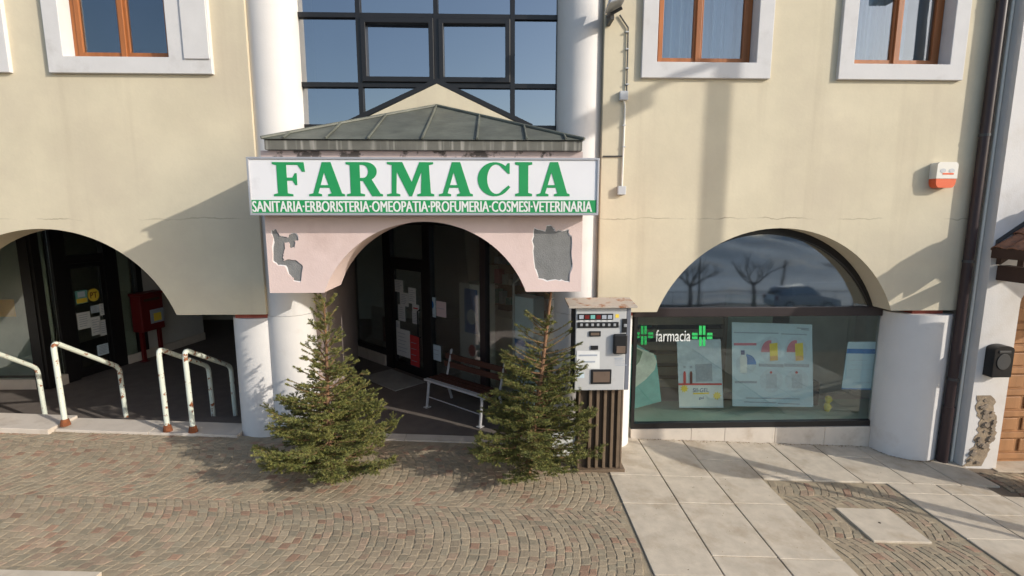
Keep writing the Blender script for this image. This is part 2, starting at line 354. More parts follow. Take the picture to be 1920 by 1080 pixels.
def lay_setts(setts, parent, n_single):
    big = sorted(range(len(setts)), key=lambda i: (lambda p, c: c if (0 <= p[0] <= 1920 and 0 <= p[1] <= 1078) else 1e6+c)(
        proj((setts[i][0][0], setts[i][0][1], gz(setts[i][0][0]))), (setts[i][0][0])**2+(setts[i][0][1])**2))
    single = set(big[:n_single]); st = MB(); cols = []
    for i, q in enumerate(setts):
        v, f = sett_geo(q); c = sett_col()
        if i in single:
            o = obj('cobble', MB().add(v, f), M['cobble'], parent, fix=False); set_tint(o.data, [c]*len(f))
        else: st.add(v, f); cols += [c]*len(f)
    if st.v:
        o = obj('cobbles', st, M['cobble'], parent, fix=False, kind='stuff'); set_tint(o.data, cols)
setts = bandcourses(-9.6, KX-.01, 1.25, 6.10, 1.15, .080)
setts = [q for q in setts if not (q[0][0] < -3.0 and 3.1 < q[0][1] < 3.66)]
lay_setts(setts, paving, 300)
# stone slabs
slabs_base = struct('slab_pavement', sheet(KX, 9.5, 1.2, 6.12, 20, 8, lambda x, y: gz(x)-.012), M['joint'])
struct('wall_foot_paving', sheet(KX+.3, 6.0, 6.12, 6.7, 12, 1, lambda x, y: gz(x)-.013), M['joint'])
def slab(x0, x1, y0, y1, parent=slabs_base, h=.012, g=.005, m=None):
    dz = rnd.uniform(-.0025, .0025); q = [(x0+g, y0+g), (x1-g, y0+g), (x1-g, y1-g), (x0+g, y1-g)]
    b = MB().add([(x, y, gz(x)-.03) for x, y in q]+[(x, y, gz(x)+h+dz) for x, y in q], [(4, 5, 6, 7), (0, 1, 5, 4), (1, 2, 6, 5), (2, 3, 7, 6), (3, 0, 4, 7)])
    return obj('stone_slab', b, m or M['slab'], parent, bev=.005, seg=1)
def slab_cols(xs, y0, y1, ln):
    for a, b in zip(xs[:-1], xs[1:]):
        y = y0 - rnd.uniform(0, ln*.8)
        while y < y1-.02:
            l = ln*rnd.uniform(.8, 1.15); ya, yb = max(y, y0), min(y+l, y1)
            if y1-yb < .15: yb = y1
            if yb-ya > .05: slab(a, b, ya, yb)
            y = yb if yb >= y1 else y+l
slab_cols([1.30, 1.90, 2.50, 3.09], 1.4, 5.42, .95)
slab_cols([1.30+.6*i for i in range(8)]+[5.98], 5.42, 6.52, 1.4)
slab_cols([4.57, 5.17, 5.77, 6.37, 6.97], 1.4, 5.20, 1.0)
slab_cols([4.57, 5.17, 5.77], 5.20, 5.42, 1.0)
man = slab(3.57, 4.16, 4.30, 4.86, h=.016); man['label'] = 'square pale inspection slab set among the cobbles'
dot = MB().tube([(3.86, 4.60, gz(3.86)+.012), (3.86, 4.60, gz(3.86)+.0195)], .014, 10); obj('lifting_hole', dot, M['brown_dark'], man)
inner = bandcourses(3.10, 4.56, 1.4, 5.41, .74, .080)
inner = [q for q in inner if not (3.53 < sum(p[0] for p in q)/4 < 4.20 and 4.26 < sum(p[1] for p in q)/4 < 4.90)]
obj('sand_bed', sheet(3.092, 4.568, 1.4, 5.418, 3, 8, lambda x, y: gz(x)-.0025), M['bed'], slabs_base)
lay_setts(inner, slabs_base, 0)
lay_setts(bandcourses(5.99, 8.8, 5.21, 5.82, .61, .1), slabs_base, 0)
# pale strip at the left of the street edge
for i in range(5): slab(-9.3+i*1.25, -9.3+(i+1)*1.25, 3.12, 3.655, parent=paving, h=.03)

# ---------------------------------------------------------------- the arcade building
WY, WB = 6.10, 6.50                                    # wall front and back
ZS, TOP = 1.79, 7.5
def arch_loop(x0, x1, cx, hw, rise, zb, zt, n=40):
    Rr = (hw*hw+rise*rise)/(2*rise); cz = zb+rise-Rr; a = math.degrees(math.asin(hw/Rr))
    p = [(cx+Rr*math.sin(R(-a+2*a*i/n)), cz+Rr*math.cos(R(-a+2*a*i/n))) for i in range(n+1)]
    return [(x0, zb)] + p + [(x1, zb), (x1, zt), (x0, zt)]
def rect(x0, x1, z0, z1): return [(x0, z0), (x1, z0), (x1, z1), (x0, z1)]
bld = thing('arcade_building', 'cream plastered arcade building with white round columns and two low arches', 'building', (-.7, 6.3, 0))
WIN = [(-6.86, -5.36), (-4.94, -3.16), (1.675, 3.18), (3.98, 5.47)]
ZSILL, ZHEAD, BAND = 4.54, 6.35, .175
AL, AR = (-5.30, 1.46), (3.47, 1.485)
lw_ = MB().prism([arch_loop(-9.6, -2.78, AL[0], AL[1], 1.03, ZS, TOP)] + [rect(a+.1, b-.1, ZSILL+.1, ZHEAD-.1) for a, b in WIN[:2]], WY, WB, XZ)
obj('left_wall', lw_, M['cream'], bld)
rw_ = MB().prism([arch_loop(1.25, 5.95, AR[0], AR[1], 1.03, ZS, TOP)] + [rect(a+.1, b-.1, ZSILL+.1, ZHEAD-.1) for a, b in WIN[2:]], WY, WB, XZ)
obj('right_wall', rw_, M['cream'], bld)
# fat white pillars under the wall
def pillar(cx, rx, cy, ry, z1):
    m = MB(); n = 40; ring = [(cx+rx*math.cos(2*math.pi*k/n), cy+ry*math.sin(2*math.pi*k/n)) for k in range(n)]
    m.prism([ring], -.45, z1, XY); return obj('pillar', m, M['pillar'], bld, smooth=True)
pillar(-2.98, .30, 6.36, .27, 1.735); pillar(1.445, .30, 6.36, .27, 1.735); pillar(5.505, .415, 6.37, .35, 1.735); pillar(-7.2, .45, 6.36, .30, 1.735)
for cx in (-2.98, 1.50, 5.48, -7.2):                    # red brick bearing between pillar and wall
    obj('bearing_brick', MB().box(cx-.20, cx+.20, 6.16, 6.5, 1.735, 1.789), mat('red_bearing', (.30, .075, .05), .9, var=.25, scale=12) if cx == -2.98 else bpy.data.materials['red_bearing'], bld)
# tall round columns beside the entrance
for cx, r in ((-2.60, .292), (1.025, .285)):
    obj('column', MB().tube([(cx, 6.38, -.3), (cx, 6.38, 1.76)], r, 40), M['pillar'], bld, smooth=True)
    obj('column', MB().tube([(cx, 6.38, 1.764), (cx, 6.38, TOP)], r-.002, 40), M['pillar'], bld, smooth=True)
# back structure: side returns behind the columns, porch and niche walls, ceilings, roof
obj('return_wall', MB().box(-2.90, -2.60, 6.501, 6.75, 2.951, TOP), M['cream'], bld)
obj('return_wall', MB().box(1.03, 1.40, 6.501, 6.75, 2.951, TOP), M['cream'], bld)
obj('ceiling', MB().box(-9.6, 6.0, 6.52, 14.2, 2.95, 3.10), M['white_plaster'], bld)
obj('ceiling', MB().box(-2.2, .86, 5.2, 6.515, 2.955, 3.05), M['ceil'], bld)
obj('floor_slab', MB().box(-9.6, 6.0, 6.62, 14.2, 7.0, 7.2), M['ceil'], bld)
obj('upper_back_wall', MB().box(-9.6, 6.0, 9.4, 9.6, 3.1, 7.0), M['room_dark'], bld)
obj('side_wall', MB().box(-9.8, -9.61, 6.1, 14.2, -.5, TOP), M['niche'], bld)
obj('side_wall', MB().box(5.962, 6.1, 6.52, 14.2, -.5, TOP), M['room'], bld)
obj('rear_wall', MB().box(-9.6, 6.0, 14.2, 14.4, -.5, TOP), M['room'], bld)
rf = obj('roof', MB().prism([[(5.55, 7.42), (5.55, 7.52), (10.2, 9.3), (14.9, 7.52), (14.9, 7.42)]], -9.9, 5.9, YZ), M['roof_dark'], bld)
obj('gutter', MB().tube([(-9.9, 5.50, 7.46), (5.9, 5.50, 7.46)], .06, 10), M['downpipe'], rf)
FZ = .05
obj('porch_floor', MB().box(-9.58, 1.3, 6.305, 14.19, -.35, FZ-.01), M['floor'], bld); obj('shop_floor', MB().box(1.301, 5.95, 6.56, 14.19, -.35, FZ-.01), mat('shop_inner_floor', (.46, .44, .40), .5, var=.08), bld)
# upper windows
def upper_window(x0, x1, kind):
    t = obj('window_surround', MB().prism([rect(x0, x1, ZSILL, ZHEAD), rect(x0+BAND, x1-BAND-(.29 if kind == 1 else 0), ZSILL+BAND, ZHEAD-BAND)], WY-.045, WY+.20, XZ), M['stone_trim'], bld, bev=.006)
    if kind == 1:                                      # wider right band with a step
        obj('surround_step', MB().box(x1-.29, x1-.012, WY-.062, WY-.0455, ZSILL+.155, ZHEAD-.02), M['stone_trim'], t, bev=.004)
        x1 -= .29
    a, b, c, d = x0+BAND+.002, x1-BAND-.002, ZSILL+BAND+.002, ZHEAD-BAND
    mid = (a+b)/2; fy = WY+.125
    off = {0: 0, 1: .0, 2: -.06, 3: .02}[kind]; mid += off
    fr = obj('window_frame', MB().prism([rect(a, b, c, d), rect(a+.05, b-.05, c+.03, d-.05)], fy, fy+.07, XZ), M['wood'], t, bev=.004)
    for l, r_ in ((a+.05, mid-.002), (mid+.002, b-.05)):
        obj('sash', MB().prism([rect(l+.002, r_, c+.032, d-.052), rect(l+.055, r_-.05, c+.085, d-.10)], fy-.012, fy+.045, XZ), M['wood'], t, bev=.004)
        obj('pane', MB().box(l+.05, r_-.045, fy+.012, fy+.018, c+.08, d-.095), M['g_win'], t)
    obj('astragal', MB().box(mid-.03, mid+.03, fy-.035, fy-.0125, c+.03, d-.05), M['wood'], t, bev=.006)
    # room behind: a curtain hanging in folds
    if kind >= 2:
        n = 60; m = MB(); v = []; cx0, cx1 = a+.02, b-.02-(.25 if kind == 3 else 0.0)
        for i in range(n+1):
            x = cx0+(cx1-cx0)*i/n; y = WY+.36+.025*math.sin(i*.9)+.012*math.sin(i*2.3)
            v += [(x, y, c-.1), (x, y, d+.1)]
        m.add(v, [(2*i, 2*i+2, 2*i+3, 2*i+1) for i in range(n)]); obj('curtain', m, M['curtain'], t, smooth=True)
    else:
        obj('blind_or_dark_room', MB().box(a-.2, b+.2, WY+.43, WY+.44, c-.2, d+.2), M['unlit_room'], t)  # flat dark sheet painted as the shade of the unlit room
for i, (a, b) in enumerate(WIN): upper_window(a, b, i)
# curtain wall above the canopy
cw = obj('curtain_wall_frame', MB().box(-2.55, 1.0, 6.43, 6.51, 4.005, 4.065), M['black'], bld)
GY = 6.45; KG = GY/6.35
for x in [q*KG for q in (-2.36, -1.59, -.69, .205, .80)]:
    obj('mullion', MB().box(x-.027, x+.027, GY-.04, GY+.06, 4.066, 7.0), M['black'], cw)
xsn = [q*KG for q in (-2.36, -1.59, -.69, .205, .80)]
for z in [3+(q-3)*KG for q in (4.50, 5.27, 6.05, 6.85)]:
    for a, b in zip(xsn[:-1], xsn[1:]):
        obj('transom', MB().box(a+.0275, b-.0275, GY-.035, GY+.055, z-.026, z+.026), M['black'], cw)
for a, b in (xsn[1:3], xsn[2:4]):
    obj('opening_sash', MB().prism([rect(a+.029, b-.029, 4.553, 5.278), rect(a+.088, b-.088, 4.615, 5.216)], GY-.06, GY+.03, XZ), M['black'], cw, bev=.006)
zs = [3+(q-3)*KG for q in (4.02, 4.50, 5.27, 6.05, 6.85)]
for a, b in zip(xsn[:-1], xsn[1:]):
    for c_, d_ in zip(zs[:-1], zs[1:]):
        tl = rnd.uniform(-.009, .009); tv = rnd.uniform(-.009, .009)
        obj('pane', MB().add([(a+.03, GY+.012, c_+.03), (b-.03, GY+.012+tl, c_+.03), (b-.03, GY+.012+tl+tv, d_-.03), (a+.03, GY+.012+tv, d_-.03)], [(0, 1, 2, 3)]), M['g_top'], cw)
obj('blind_or_dark_room', MB().box(-2.4, .9, 7.2, 7.22, 3.2, 6.9), M['unlit_room'], cw)  # dark sheet behind the glazing, painting the unlit room's darkness
for s in (-1, 1):                                      # sloping black rails of the gable, cream infill below
    obj('gable_rail', MB().add([(-.70+s*p, y, z) for y in (GY-.085, GY-.045) for p, z in ((0, 4.535), (1.15, 4.01), (1.15, 4.07), (0, 4.595))], [(0, 1, 2, 3), (7, 6, 5, 4), (0, 4, 5, 1), (1, 5, 6, 2), (2, 6, 7, 3), (3, 7, 4, 0)]), M['black'], cw)
obj('gable_infill', MB().prism([[(-1.82, 3.9), (.42, 3.9), (.42, 4.01), (-.70, 4.53), (-1.82, 4.01)]], GY-.082, GY-.05, XZ), M['cream'], bld)

# ---------------------------------------------------------------- entrance canopy
can = thing('entrance_canopy', 'pink entrance canopy with low arch, peeling patches and weathered metal roof', 'canopy', (-.71, 5.6, 2.2))
CX0, CX1, CY = -2.285, .87, 5.15
cb = obj('arched_beam', MB().prism([arch_loop(CX0, CX1, -.72, 1.025, .715, 2.205, 3.52)], CY, CY+.55, XZ), M['pink'], can)
obj('side_panel', MB().box(CX0, CX0+.15, CY+.551, 6.09, 2.205, 3.52), M['pink'], can)
obj('side_panel', MB().box(CX1-.15, CX1, CY+.551, 6.09, 2.205, 3.52), M['pink'], can)
obj('fascia_board', MB().box(CX0+.01, CX1-.01, CY-.03, 6.08, 3.521, 3.60), M['rust_plaster'], can)
obj('fascia', MB().box(CX0+.075, CX1-.025, CY-.09, 6.09, 3.601, 3.695), M['fascia'], can, bev=.006)
ey = CY-.11; ez = 3.70; ax, ay, az = -.705, 6.36, 4.27
L0, L1 = (CX0+.06, ey, ez), (CX1-.01, ey, ez)
rfm = MB().add([L0, L1, (ax, ay, az), (L1[0], ay, ez), (L0[0], ay, ez)], [(0, 1, 2), (1, 3, 2), (4, 0, 2), (0, 4, 3, 1)])
rfo = obj('metal_roof', rfm, M['copper'], can)
def seam(p, q, r=.012): obj('standing_seam', MB().tube([Vector(p)+Vector((0, -.004, .01)), Vector(q)+Vector((0, -.004, .01))], r, 6), M['copper'], rfo)
for x in (-2.02, -1.62, -1.22, -.705, -.18, .30, .68):
    k = (x-L0[0])/(ax-L0[0]) if x < ax else (L1[0]-x)/(L1[0]-ax); k = max(.03, min(1, k))
    seam((x, ey, ez), (x, ey+(ay-ey)*k, ez+(az-ez)*k))
seam(L0, (ax, ay, az), .016); seam(L1, (ax, ay, az), .016)
def patch(pts):                                        # pixel outline at the beam face
    q = [PY(x, y, CY) for x, y in pts]; return MB().prism([[(p.x, p.z) for p in q]], CY-.0035, CY+.004, XZ)
def crp(pts): return [(440+x*.375, 270+y*.375) for x, y in pts]
def rough(pts, k=3, s=1.6):
    o = []
    for a, b in zip(pts, pts[1:]+pts[:1]):
        for i in range(k): o.append((a[0]+(b[0]-a[0])*i/k+rnd.uniform(-s, s), a[1]+(b[1]-a[1])*i/k+rnd.uniform(-s, s)))
    return o
holes = []
holes.append([(p.x, p.z) for p in [PY(x, y, CY-.01) for x, y in rough(crp([(187, 432), (212, 426), (232, 462), (262, 470), (272, 452), (300, 448), (318, 478), (302, 488), (298, 522), (278, 524), (268, 496), (252, 500), (254, 540), (244, 552), (246, 580), (272, 570), (318, 584), (340, 610), (334, 688), (296, 684), (268, 650), (258, 606), (214, 602), (196, 580), (194, 490)]), 3, 1.5)]])
holes.append([(p.x, p.z) for p in [PY(x, y, CY-.01) for x, y in rough(crp([(1500, 420), (1555, 438), (1556, 408), (1590, 412), (1606, 436), (1668, 436), (1680, 470), (1688, 600), (1670, 684), (1600, 680), (1520, 676), (1504, 620), (1492, 510)]), 4, 2.0)]])
obj('plaster_coat', MB().prism([arch_loop(CX0-.004, CX1+.004, -.72, 1.025, .715, 2.201, 3.515)] + [[(xm_+(x-xm_)*1.0+(.012 if x > xm_ else -.012)*rnd.uniform(.1, 1), zm_+(z-zm_)+(.012 if z > zm_ else -.012)*rnd.uniform(.1, 1)) for x, z in h_] for h_, xm_, zm_ in [(h_, sum(p[0] for p in h_)/len(h_), sum(p[1] for p in h_)/len(h_)) for h_ in holes]], CY-.013, CY-.0067, XZ), M['pink'], cb)
for h_ in holes:
    xm = sum(p[0] for p in h_)/len(h_); zm = sum(p[1] for p in h_)/len(h_)
    obj('under_coat', MB().prism([rect(min(p[0] for p in h_)-.05, max(p[0] for p in h_)+.05, min(p[1] for p in h_)-.05, max(p[1] for p in h_)+.05), h_], CY-.0064, CY-.0040, XZ), M['white_plaster'], cb)
    obj('peeled_patch', MB().box(min(p[0] for p in h_)-.02, max(p[0] for p in h_)+.02, CY-.0036, CY-.001, min(p[1] for p in h_)-.02, max(p[1] for p in h_)+.02), M['mortar'], cb)

# sign
SY = 4.93
sg = thing('pharmacy_sign', 'long white sign box with green FARMACIA lettering above the entrance arch', 'sign', (-.65, 5.05, 3.0))
SX0, SX1, SZ0, SZ1 = -2.325, .985, 2.985, 3.515
sbox = obj('sign_box', MB().box(SX0, SX1, SY+.012, CY-.05, SZ0, SZ1), M['sign_white'], sg, bev=.006)
obj('bracket', MB().box(-1.9, -1.8, CY-.049, CY-.017, 3.2, 3.3), M['alu'], sg); obj('bracket', MB().box(.4, .5, CY-.049, CY-.017, 3.2, 3.3), M['alu'], sg)
obj('frame', MB().prism([rect(SX0-.006, SX1+.006, SZ0-.006, SZ1+.006), rect(SX0+.014, SX1-.014, SZ0+.018, SZ1-.014)], SY, SY+.20, XZ), M['alu'], sg, bev=.003)
gt = PY(794, 375, SY).z
gb = obj('green_band', MB().box(SX0+.0145, SX1-.0145, SY+.007, SY+.0118, SZ0+.0185, gt), M['green'], sg)
GL = {
 'I': ([(0, 0), (1, 0), (1, .07), (.77, .1), (.77, .9), (1, .93), (1, 1), (0, 1), (0, .93), (.23, .9), (.23, .1), (0, .07)],),
 'F': ([(0, 0), (.60, 0), (.60, .06), (.43, .09), (.43, .46), (.60, .46), (.68, .33), (.74, .33), (.74, .68), (.68, .68), (.60, .55), (.43, .55), (.43, .92), (.78, .92), (.91, .72), (1, .72), (.97, 1), (0, 1), (0, .94), (.13, .91), (.13, .09), (0, .06)],),
 'A': ([(0, 0), (.36, 0), (.36, .06), (.26, .09), (.31, .25), (.58, .25), (.63, .09), (.53, .06), (.53, 0), (1, 0), (1, .06), (.92, .09), (.64, 1), (.40, 1), (.12, .09), (0, .06)], [(.335, .33), (.555, .33), (.445, .70)]),
 'M': ([(0, 0), (.28, 0), (.28, .06), (.20, .09), (.22, .72), (.47, 0), (.53, 0), (.74, .72), (.72, .09), (.64, .06), (.64, 0), (1, 0), (1, .06), (.93, .09), (.90, .91), (.99, .94), (.99, 1), (.70, 1), (.53, .42), (.34, 1), (.02, 1), (.02, .94), (.12, .91), (.10, .09), (0, .06)],),
 'R': ([(0, 0), (.50, 0), (.50, .06), (.38, .09), (.38, .45), (.46, .45), (.70, 0), (1, 0), (1, .06), (.93, .08)] + arc(.55, .73, .30, .27, -60, 90, 12) + [(0, 1), (0, .94), (.11, .91), (.11, .09), (0, .06)], [(.38, .54)] + arc(.46, .73, .15, .19, -90, 90, 10) + [(.38, .92)]),
 'C': ([(.93, .66)] + arc(.57, .5, .28, .43, 50, 310, 20) + [(.94, .32), (1, .27)] + arc(.52, .5, .52, .5, -40, -310, 24) + [(.92, .97), (.98, .97), (.98, .66)],),
}
for ch, x0, x1 in (('F', 514, 571), ('A', 580, 644), ('R', 651, 716), ('M', 726, 813), ('A', 823, 886), ('C', 896, 957), ('I', 966, 998), ('A', 1006, 1069)):
    a = PY(x0, 368, SY+.011); b = PY(x1, 304, SY+.011)
    obj('letter', MB().prism([[(a.x+(b.x-a.x)*p, a.z+(b.z-a.z)*q) for p, q in l] for l in GL[ch]], SY+.0085, SY+.0125, XZ), M['green'], sg)
a = PY(472, 399, SY); b = PY(1112, 378, SY)
tm = text_mb('SANITARIA·ERBORISTERIA·OMEOPATIA·PROFUMERIA·COSMESI·VETERINARIA', b.x-a.x-.02, .102, lambda p, q, d: (a.x+.01+p, SY+.0045, SZ0+.027+q), bold=0)
base_v, base_f = list(tm.v), list(tm.f)               # a heavier weight: the same outline laid three times
for dx, dy in ((-.0035, -.0005), (.0035, -.001)): tm.add([(x+dx, y+dy, z) for x, y, z in base_v], base_f)
obj('lettering', tm, M['sign_text'], gb, fix=False)

# ---------------------------------------------------------------- pharmacy shopfront under the canopy (runs diagonally)
PF = Plane((-3.14, 10.71), (.95, 6.62))
def pbox(P, u0, u1, w0, w1, z0, z1): return MB().box(u0, u1, w0, w1, z0, z1, P.M)
SF = thing('pharmacy_shopfront', 'black framed glass shopfront of the pharmacy deep under the canopy', 'shopfront', (-1.2, 8.7, FZ))
ST = 2.80
def U(px, py=600): return PF.at(px, py)[0]
u_l0, u_m0, u_m1, u_d1, u_d2, u_r0, u_r1 = U(657), U(726), U(739), U(799), U(812), U(904), U(914)
for u0, u1 in ((u_l0-.25, u_l0+.12), (u_m0, u_m1), (u_d1, u_d2), (u_r0, u_r1), (5.62, 5.76)):
    obj('post', pbox(PF, u0, u1, -.05, .05, FZ, ST), M['black'] if u0 != u_r0 else M['brown_al'], SF)
obj('head_rail', pbox(PF, u_l0-.25, 5.76, -.051, .055, ST, 2.945), M['black'], SF)
obj('plinth', pbox(PF, u_l0+.121, u_m0-.001, -.06, .07, FZ, .26), M['plinth'], SF)
for u0, u1, zb in ((u_l0+.121, u_m0-.001, .261), (u_d2+.001, u_r0-.001, FZ), (u_r1+.001, 5.619, FZ)):
    obj('bottom_rail', pbox(PF, u0, u1, -.04, .04, zb, zb+.10), M['black'], SF)
    obj('pane', pbox(PF, u0-.01, u1+.01, -.004, .004, zb+.10, ST+.01), M['g_door'], SF)
obj('door_transom', pbox(PF, u_m1+.001, u_d1-.001, -.045, .045, 2.07, 2.2), M['black'], SF)
obj('pane', pbox(PF, u_m1, u_d1, -.004, .004, 2.19, ST+.01), M['g_door'], SF)
dr = obj('door', MB().prism([rect(u_m1+.006, u_d1-.006, FZ+.01, 2.066), rect(u_m1+.075, u_d1-.085, FZ+.17, 1.98)], -.025, .025, XZ).xf(PF.M), M['black'], SF)
obj('door_pane', pbox(PF, u_m1+.07, u_d1-.08, -.004, .004, FZ+.16, 1.99), M['g_door'], dr)
hu = u_d1-.14
obj('handle', MB().tube([PF.M @ Vector(q) for q in ((hu, .026, .80), (hu, .08, .82), (hu, .08, 1.28), (hu, .026, 1.30))], .014, 8), M['tube_black'], dr)
# porch side wall with intercom
SW = Plane((-2.40, 6.52), (-3.18, 10.85))
M['pale_floor'] = mat('shop_floor_tile', (.46, .44, .40), .5, var=.08)
obj('inner_floor', MB().prism([[(-3.1, 10.78), (1.0, 6.68), (1.0, 14.1), (-3.1, 14.1)]], FZ-.0095, FZ-.004, XY), M['pale_floor'], bld)
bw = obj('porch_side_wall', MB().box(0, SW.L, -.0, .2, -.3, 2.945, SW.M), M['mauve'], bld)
def onwall(name, P, px0, px1, py0, py1, w0, w1, m, label, cat, sub=None):
    u0, za = P.at(px0, py1); u1, zb = P.at(px1, py0); u0, u1 = min(u0, u1), max(u0, u1)
    o = obj(name, pbox(P, u0, u1, w0, w1, za, zb), m); tag(o, label, cat); return o, u0, u1, za, zb
ent, *_ = onwall('entry_panel', SW, 626, 639, 548, 577, -.001, -.05, M['tube_black'], 'black entry panel on the shaded wall left of the pharmacy door', 'intercom')
onwall('doorbell', SW, 646, 651, 553, 564, -.001, -.025, M['brown_dark'], 'small dark doorbell plate right of the black entry panel', 'doorbell')
onwall('wall_socket', SW, 643, 651, 586, 594, -.001, -.025, M['brown_dark'], 'small dark socket low beside the pharmacy glass', 'socket')
def notice(px0, px1, py0, py1, m, label, cat='notice', P=PF, lines=6, w=.006, extra=None, name='notice', group=None):
    u0, za = P.at(px0, py1); u1, zb = P.at(px1, py0); u0, u1 = min(u0, u1), max(u0, u1)
    o = obj(name, pbox(P, u0, u1, w, w+.003, za, zb), m); tag(o, label, cat, group)
    for i in range(lines):
        z = zb-(zb-za)*(i+1.2)/(lines+1.6); e = (u1-u0)*rnd.uniform(.12, .4)
        obj('print_line', pbox(P, u0+(u1-u0)*.12, u1-e, w+.0031, w+.0045, z-.0045, z+.0045), M['grey_print'], o)
    return o, u0, u1, za, zb
GN = 'notices taped to the pharmacy glass'
for a, b, c, d, l in ((740, 756, 526, 546, 'white notice highest up on the pharmacy door glass'), (751, 766, 550, 572, 'white notice in the upper middle of the pharmacy door'),
                      (767, 780, 541, 568, 'tall white notice at upper right of the pharmacy door'), (748, 760, 573, 600, 'narrow white notice at mid height of the pharmacy door'),
                      (774, 785, 586, 606, 'pale notice above the pharmacy door handle'), (739, 750, 602, 613, 'small white card at left edge of the pharmacy door'),
                      (745, 769, 621, 664, 'large white notice low on the pharmacy door glass')):
    notice(a, b, c, d, M['paper'], l, group=GN)
o, u0, u1, za, zb = notice(774, 786, 572, 584, M['paper'], 'small notice with a red mark on the pharmacy door', lines=0, group=GN)
obj('red_mark', pbox(PF, u0+.03, u1-.03, .0091, .0105, (za+zb)/2-.012, (za+zb)/2+.012), M['red_print'], o)
o, u0, u1, za, zb = notice(771, 786, 632, 690, M['red_print'], 'red sticker with blue foot low on the pharmacy door', lines=4, group=GN)
obj('blue_foot', pbox(PF, u0+.005, u1-.005, .0111, .0125, za+.004, za+.07), M['blue_print'], o)
o, u0, u1, za, zb = notice(803, 817, 558, 592, M['paper_b'], 'notice with a blue disc on the glass right of the pharmacy door', lines=0, group=GN)
cm, cz = (u0+u1)/2, za+(zb-za)*.62
obj('blue_disc', MB().prism([arc(cm, cz, .065, .075, 0, 345, 23)], .0092, .0105, XZ).xf(PF.M), M['blue_print'], o)
obj('print_line', pbox(PF, u0+.03, u1-.03, .0092, .0105, za+.03, za+.045), M['grey_print'], o)
o, u0, u1, za, zb = notice(819, 837, 567, 592, mat('pink_paper', (.66, .52, .52), .7), 'pinkish paper notice beside the blue disc notice', lines=1, group=GN)
notice(808, 827, 649, 672, M['paper_b'], 'pale notice low on the glass above the bench', lines=2, group=GN)
for a, b, c, d, l, m in ((695, 714, 578, 634, 'tall paper poster in the glass left of the pharmacy door', M['paper']), (714, 724, 526, 553, 'small paper high in the glass left of the door', M['paper']), (715, 724, 560, 590, 'small paper below another in the glass left of the door', M['paper']), (715, 724, 596, 640, 'dark red leaflet in the glass left of the door', M['red'])):
    notice(a, b, c, d, m, l, w=-.03, lines=3, group=GN)
# things inside the pharmacy, behind the diagonal glass
def inside(name, px0, px1, py0, py1, w0, w1, m, label, cat, z0=None):
    u0, za = PF.at(px0, py1, w0); u1, zb = PF.at(px1, py0, w0); za = FZ if z0 is None else z0
    o = obj(name, pbox(PF, u0, u1, w1, w0, za, zb), m, bev=.008); tag(o, label, cat); return o, u0, u1, za, zb
o, u0, u1, za, zb = inside('display_cabinet', 862, 900, 535, 660, -.25, -.6, M['paper'], 'tall white display cabinet with blue panel behind the pharmacy glass', 'cabinet')
obj('blue_panel', pbox(PF, u0+.14, u1-.06, -.249, -.244, 1.0, 1.75), M['blue_print'], o); obj('pale_disc', MB().prism([arc((u0+u1)/2+.05, 1.28, .12, .13, 0, 345, 23)], -.243, -.240, XZ).xf(PF.M), M['paper_b'], o)
obj('red_disc', MB().prism([arc((u0+u1)/2+.05, .7, .09, .10, 0, 345, 23)], -.248, -.244, XZ).xf(PF.M), M['red_print'], o)
o, u0, u1, za, zb = inside('folding_display_stand', 962, 1000, 560, 690, -.2, -.45, M['paper_b'], 'pale blue printed display stand behind the right end of the glass', 'display stand')
for k in range(3): obj('blue_stripe', pbox(PF, u0+.04, u1-.04, -.199, -.194, .5+k*.25, .6+k*.25), M['blue_print'], o)
obj('easel', MB().tube([PF.M @ Vector((u0+.02, -.19, .5)), PF.M @ Vector((u0+.02, -.19, 1.95)), PF.M @ Vector((u1-.1, -.19, 2.15))], .02, 8), M['bench_white'], o)
o = tag(obj('counter', pbox(PF, 2.2, 4.6, -1.9, -1.4, FZ, 1.05), M['room'], bev=.01), 'pale pharmacy counter deep inside behind the glass door', 'counter')
sh = thing('wall_shelving', 'dark wall shelving with bottles at the back of the pharmacy', 'shelving', tuple(PF.M @ Vector((4.0, -2.6, FZ))))
obj('carcass', pbox(PF, 1.6, 5.6, -2.95, -2.9, FZ, 2.3), M['shelf_wood'], sh)
for z in (.5, .95, 1.4, 1.85, 2.27):
    obj('shelf', pbox(PF, 1.6, 5.6, -2.899, -2.6, z, z+.03), M['shelf_wood'], sh)
for z in (.53, .98, 1.43, 1.88):
    u = 1.7
    while u < 5.5:
        wd = rnd.uniform(.07, .16); obj('packet', pbox(PF, u, u+wd, -2.85, -2.68, z+.0005, z+rnd.uniform(.14, .32)), M[rnd.choice(['paper', 'paper_b', 'grey_print', 'pale_print', 'teal_print', 'pink_print'])], sh); u += wd+rnd.uniform(.01, .12)
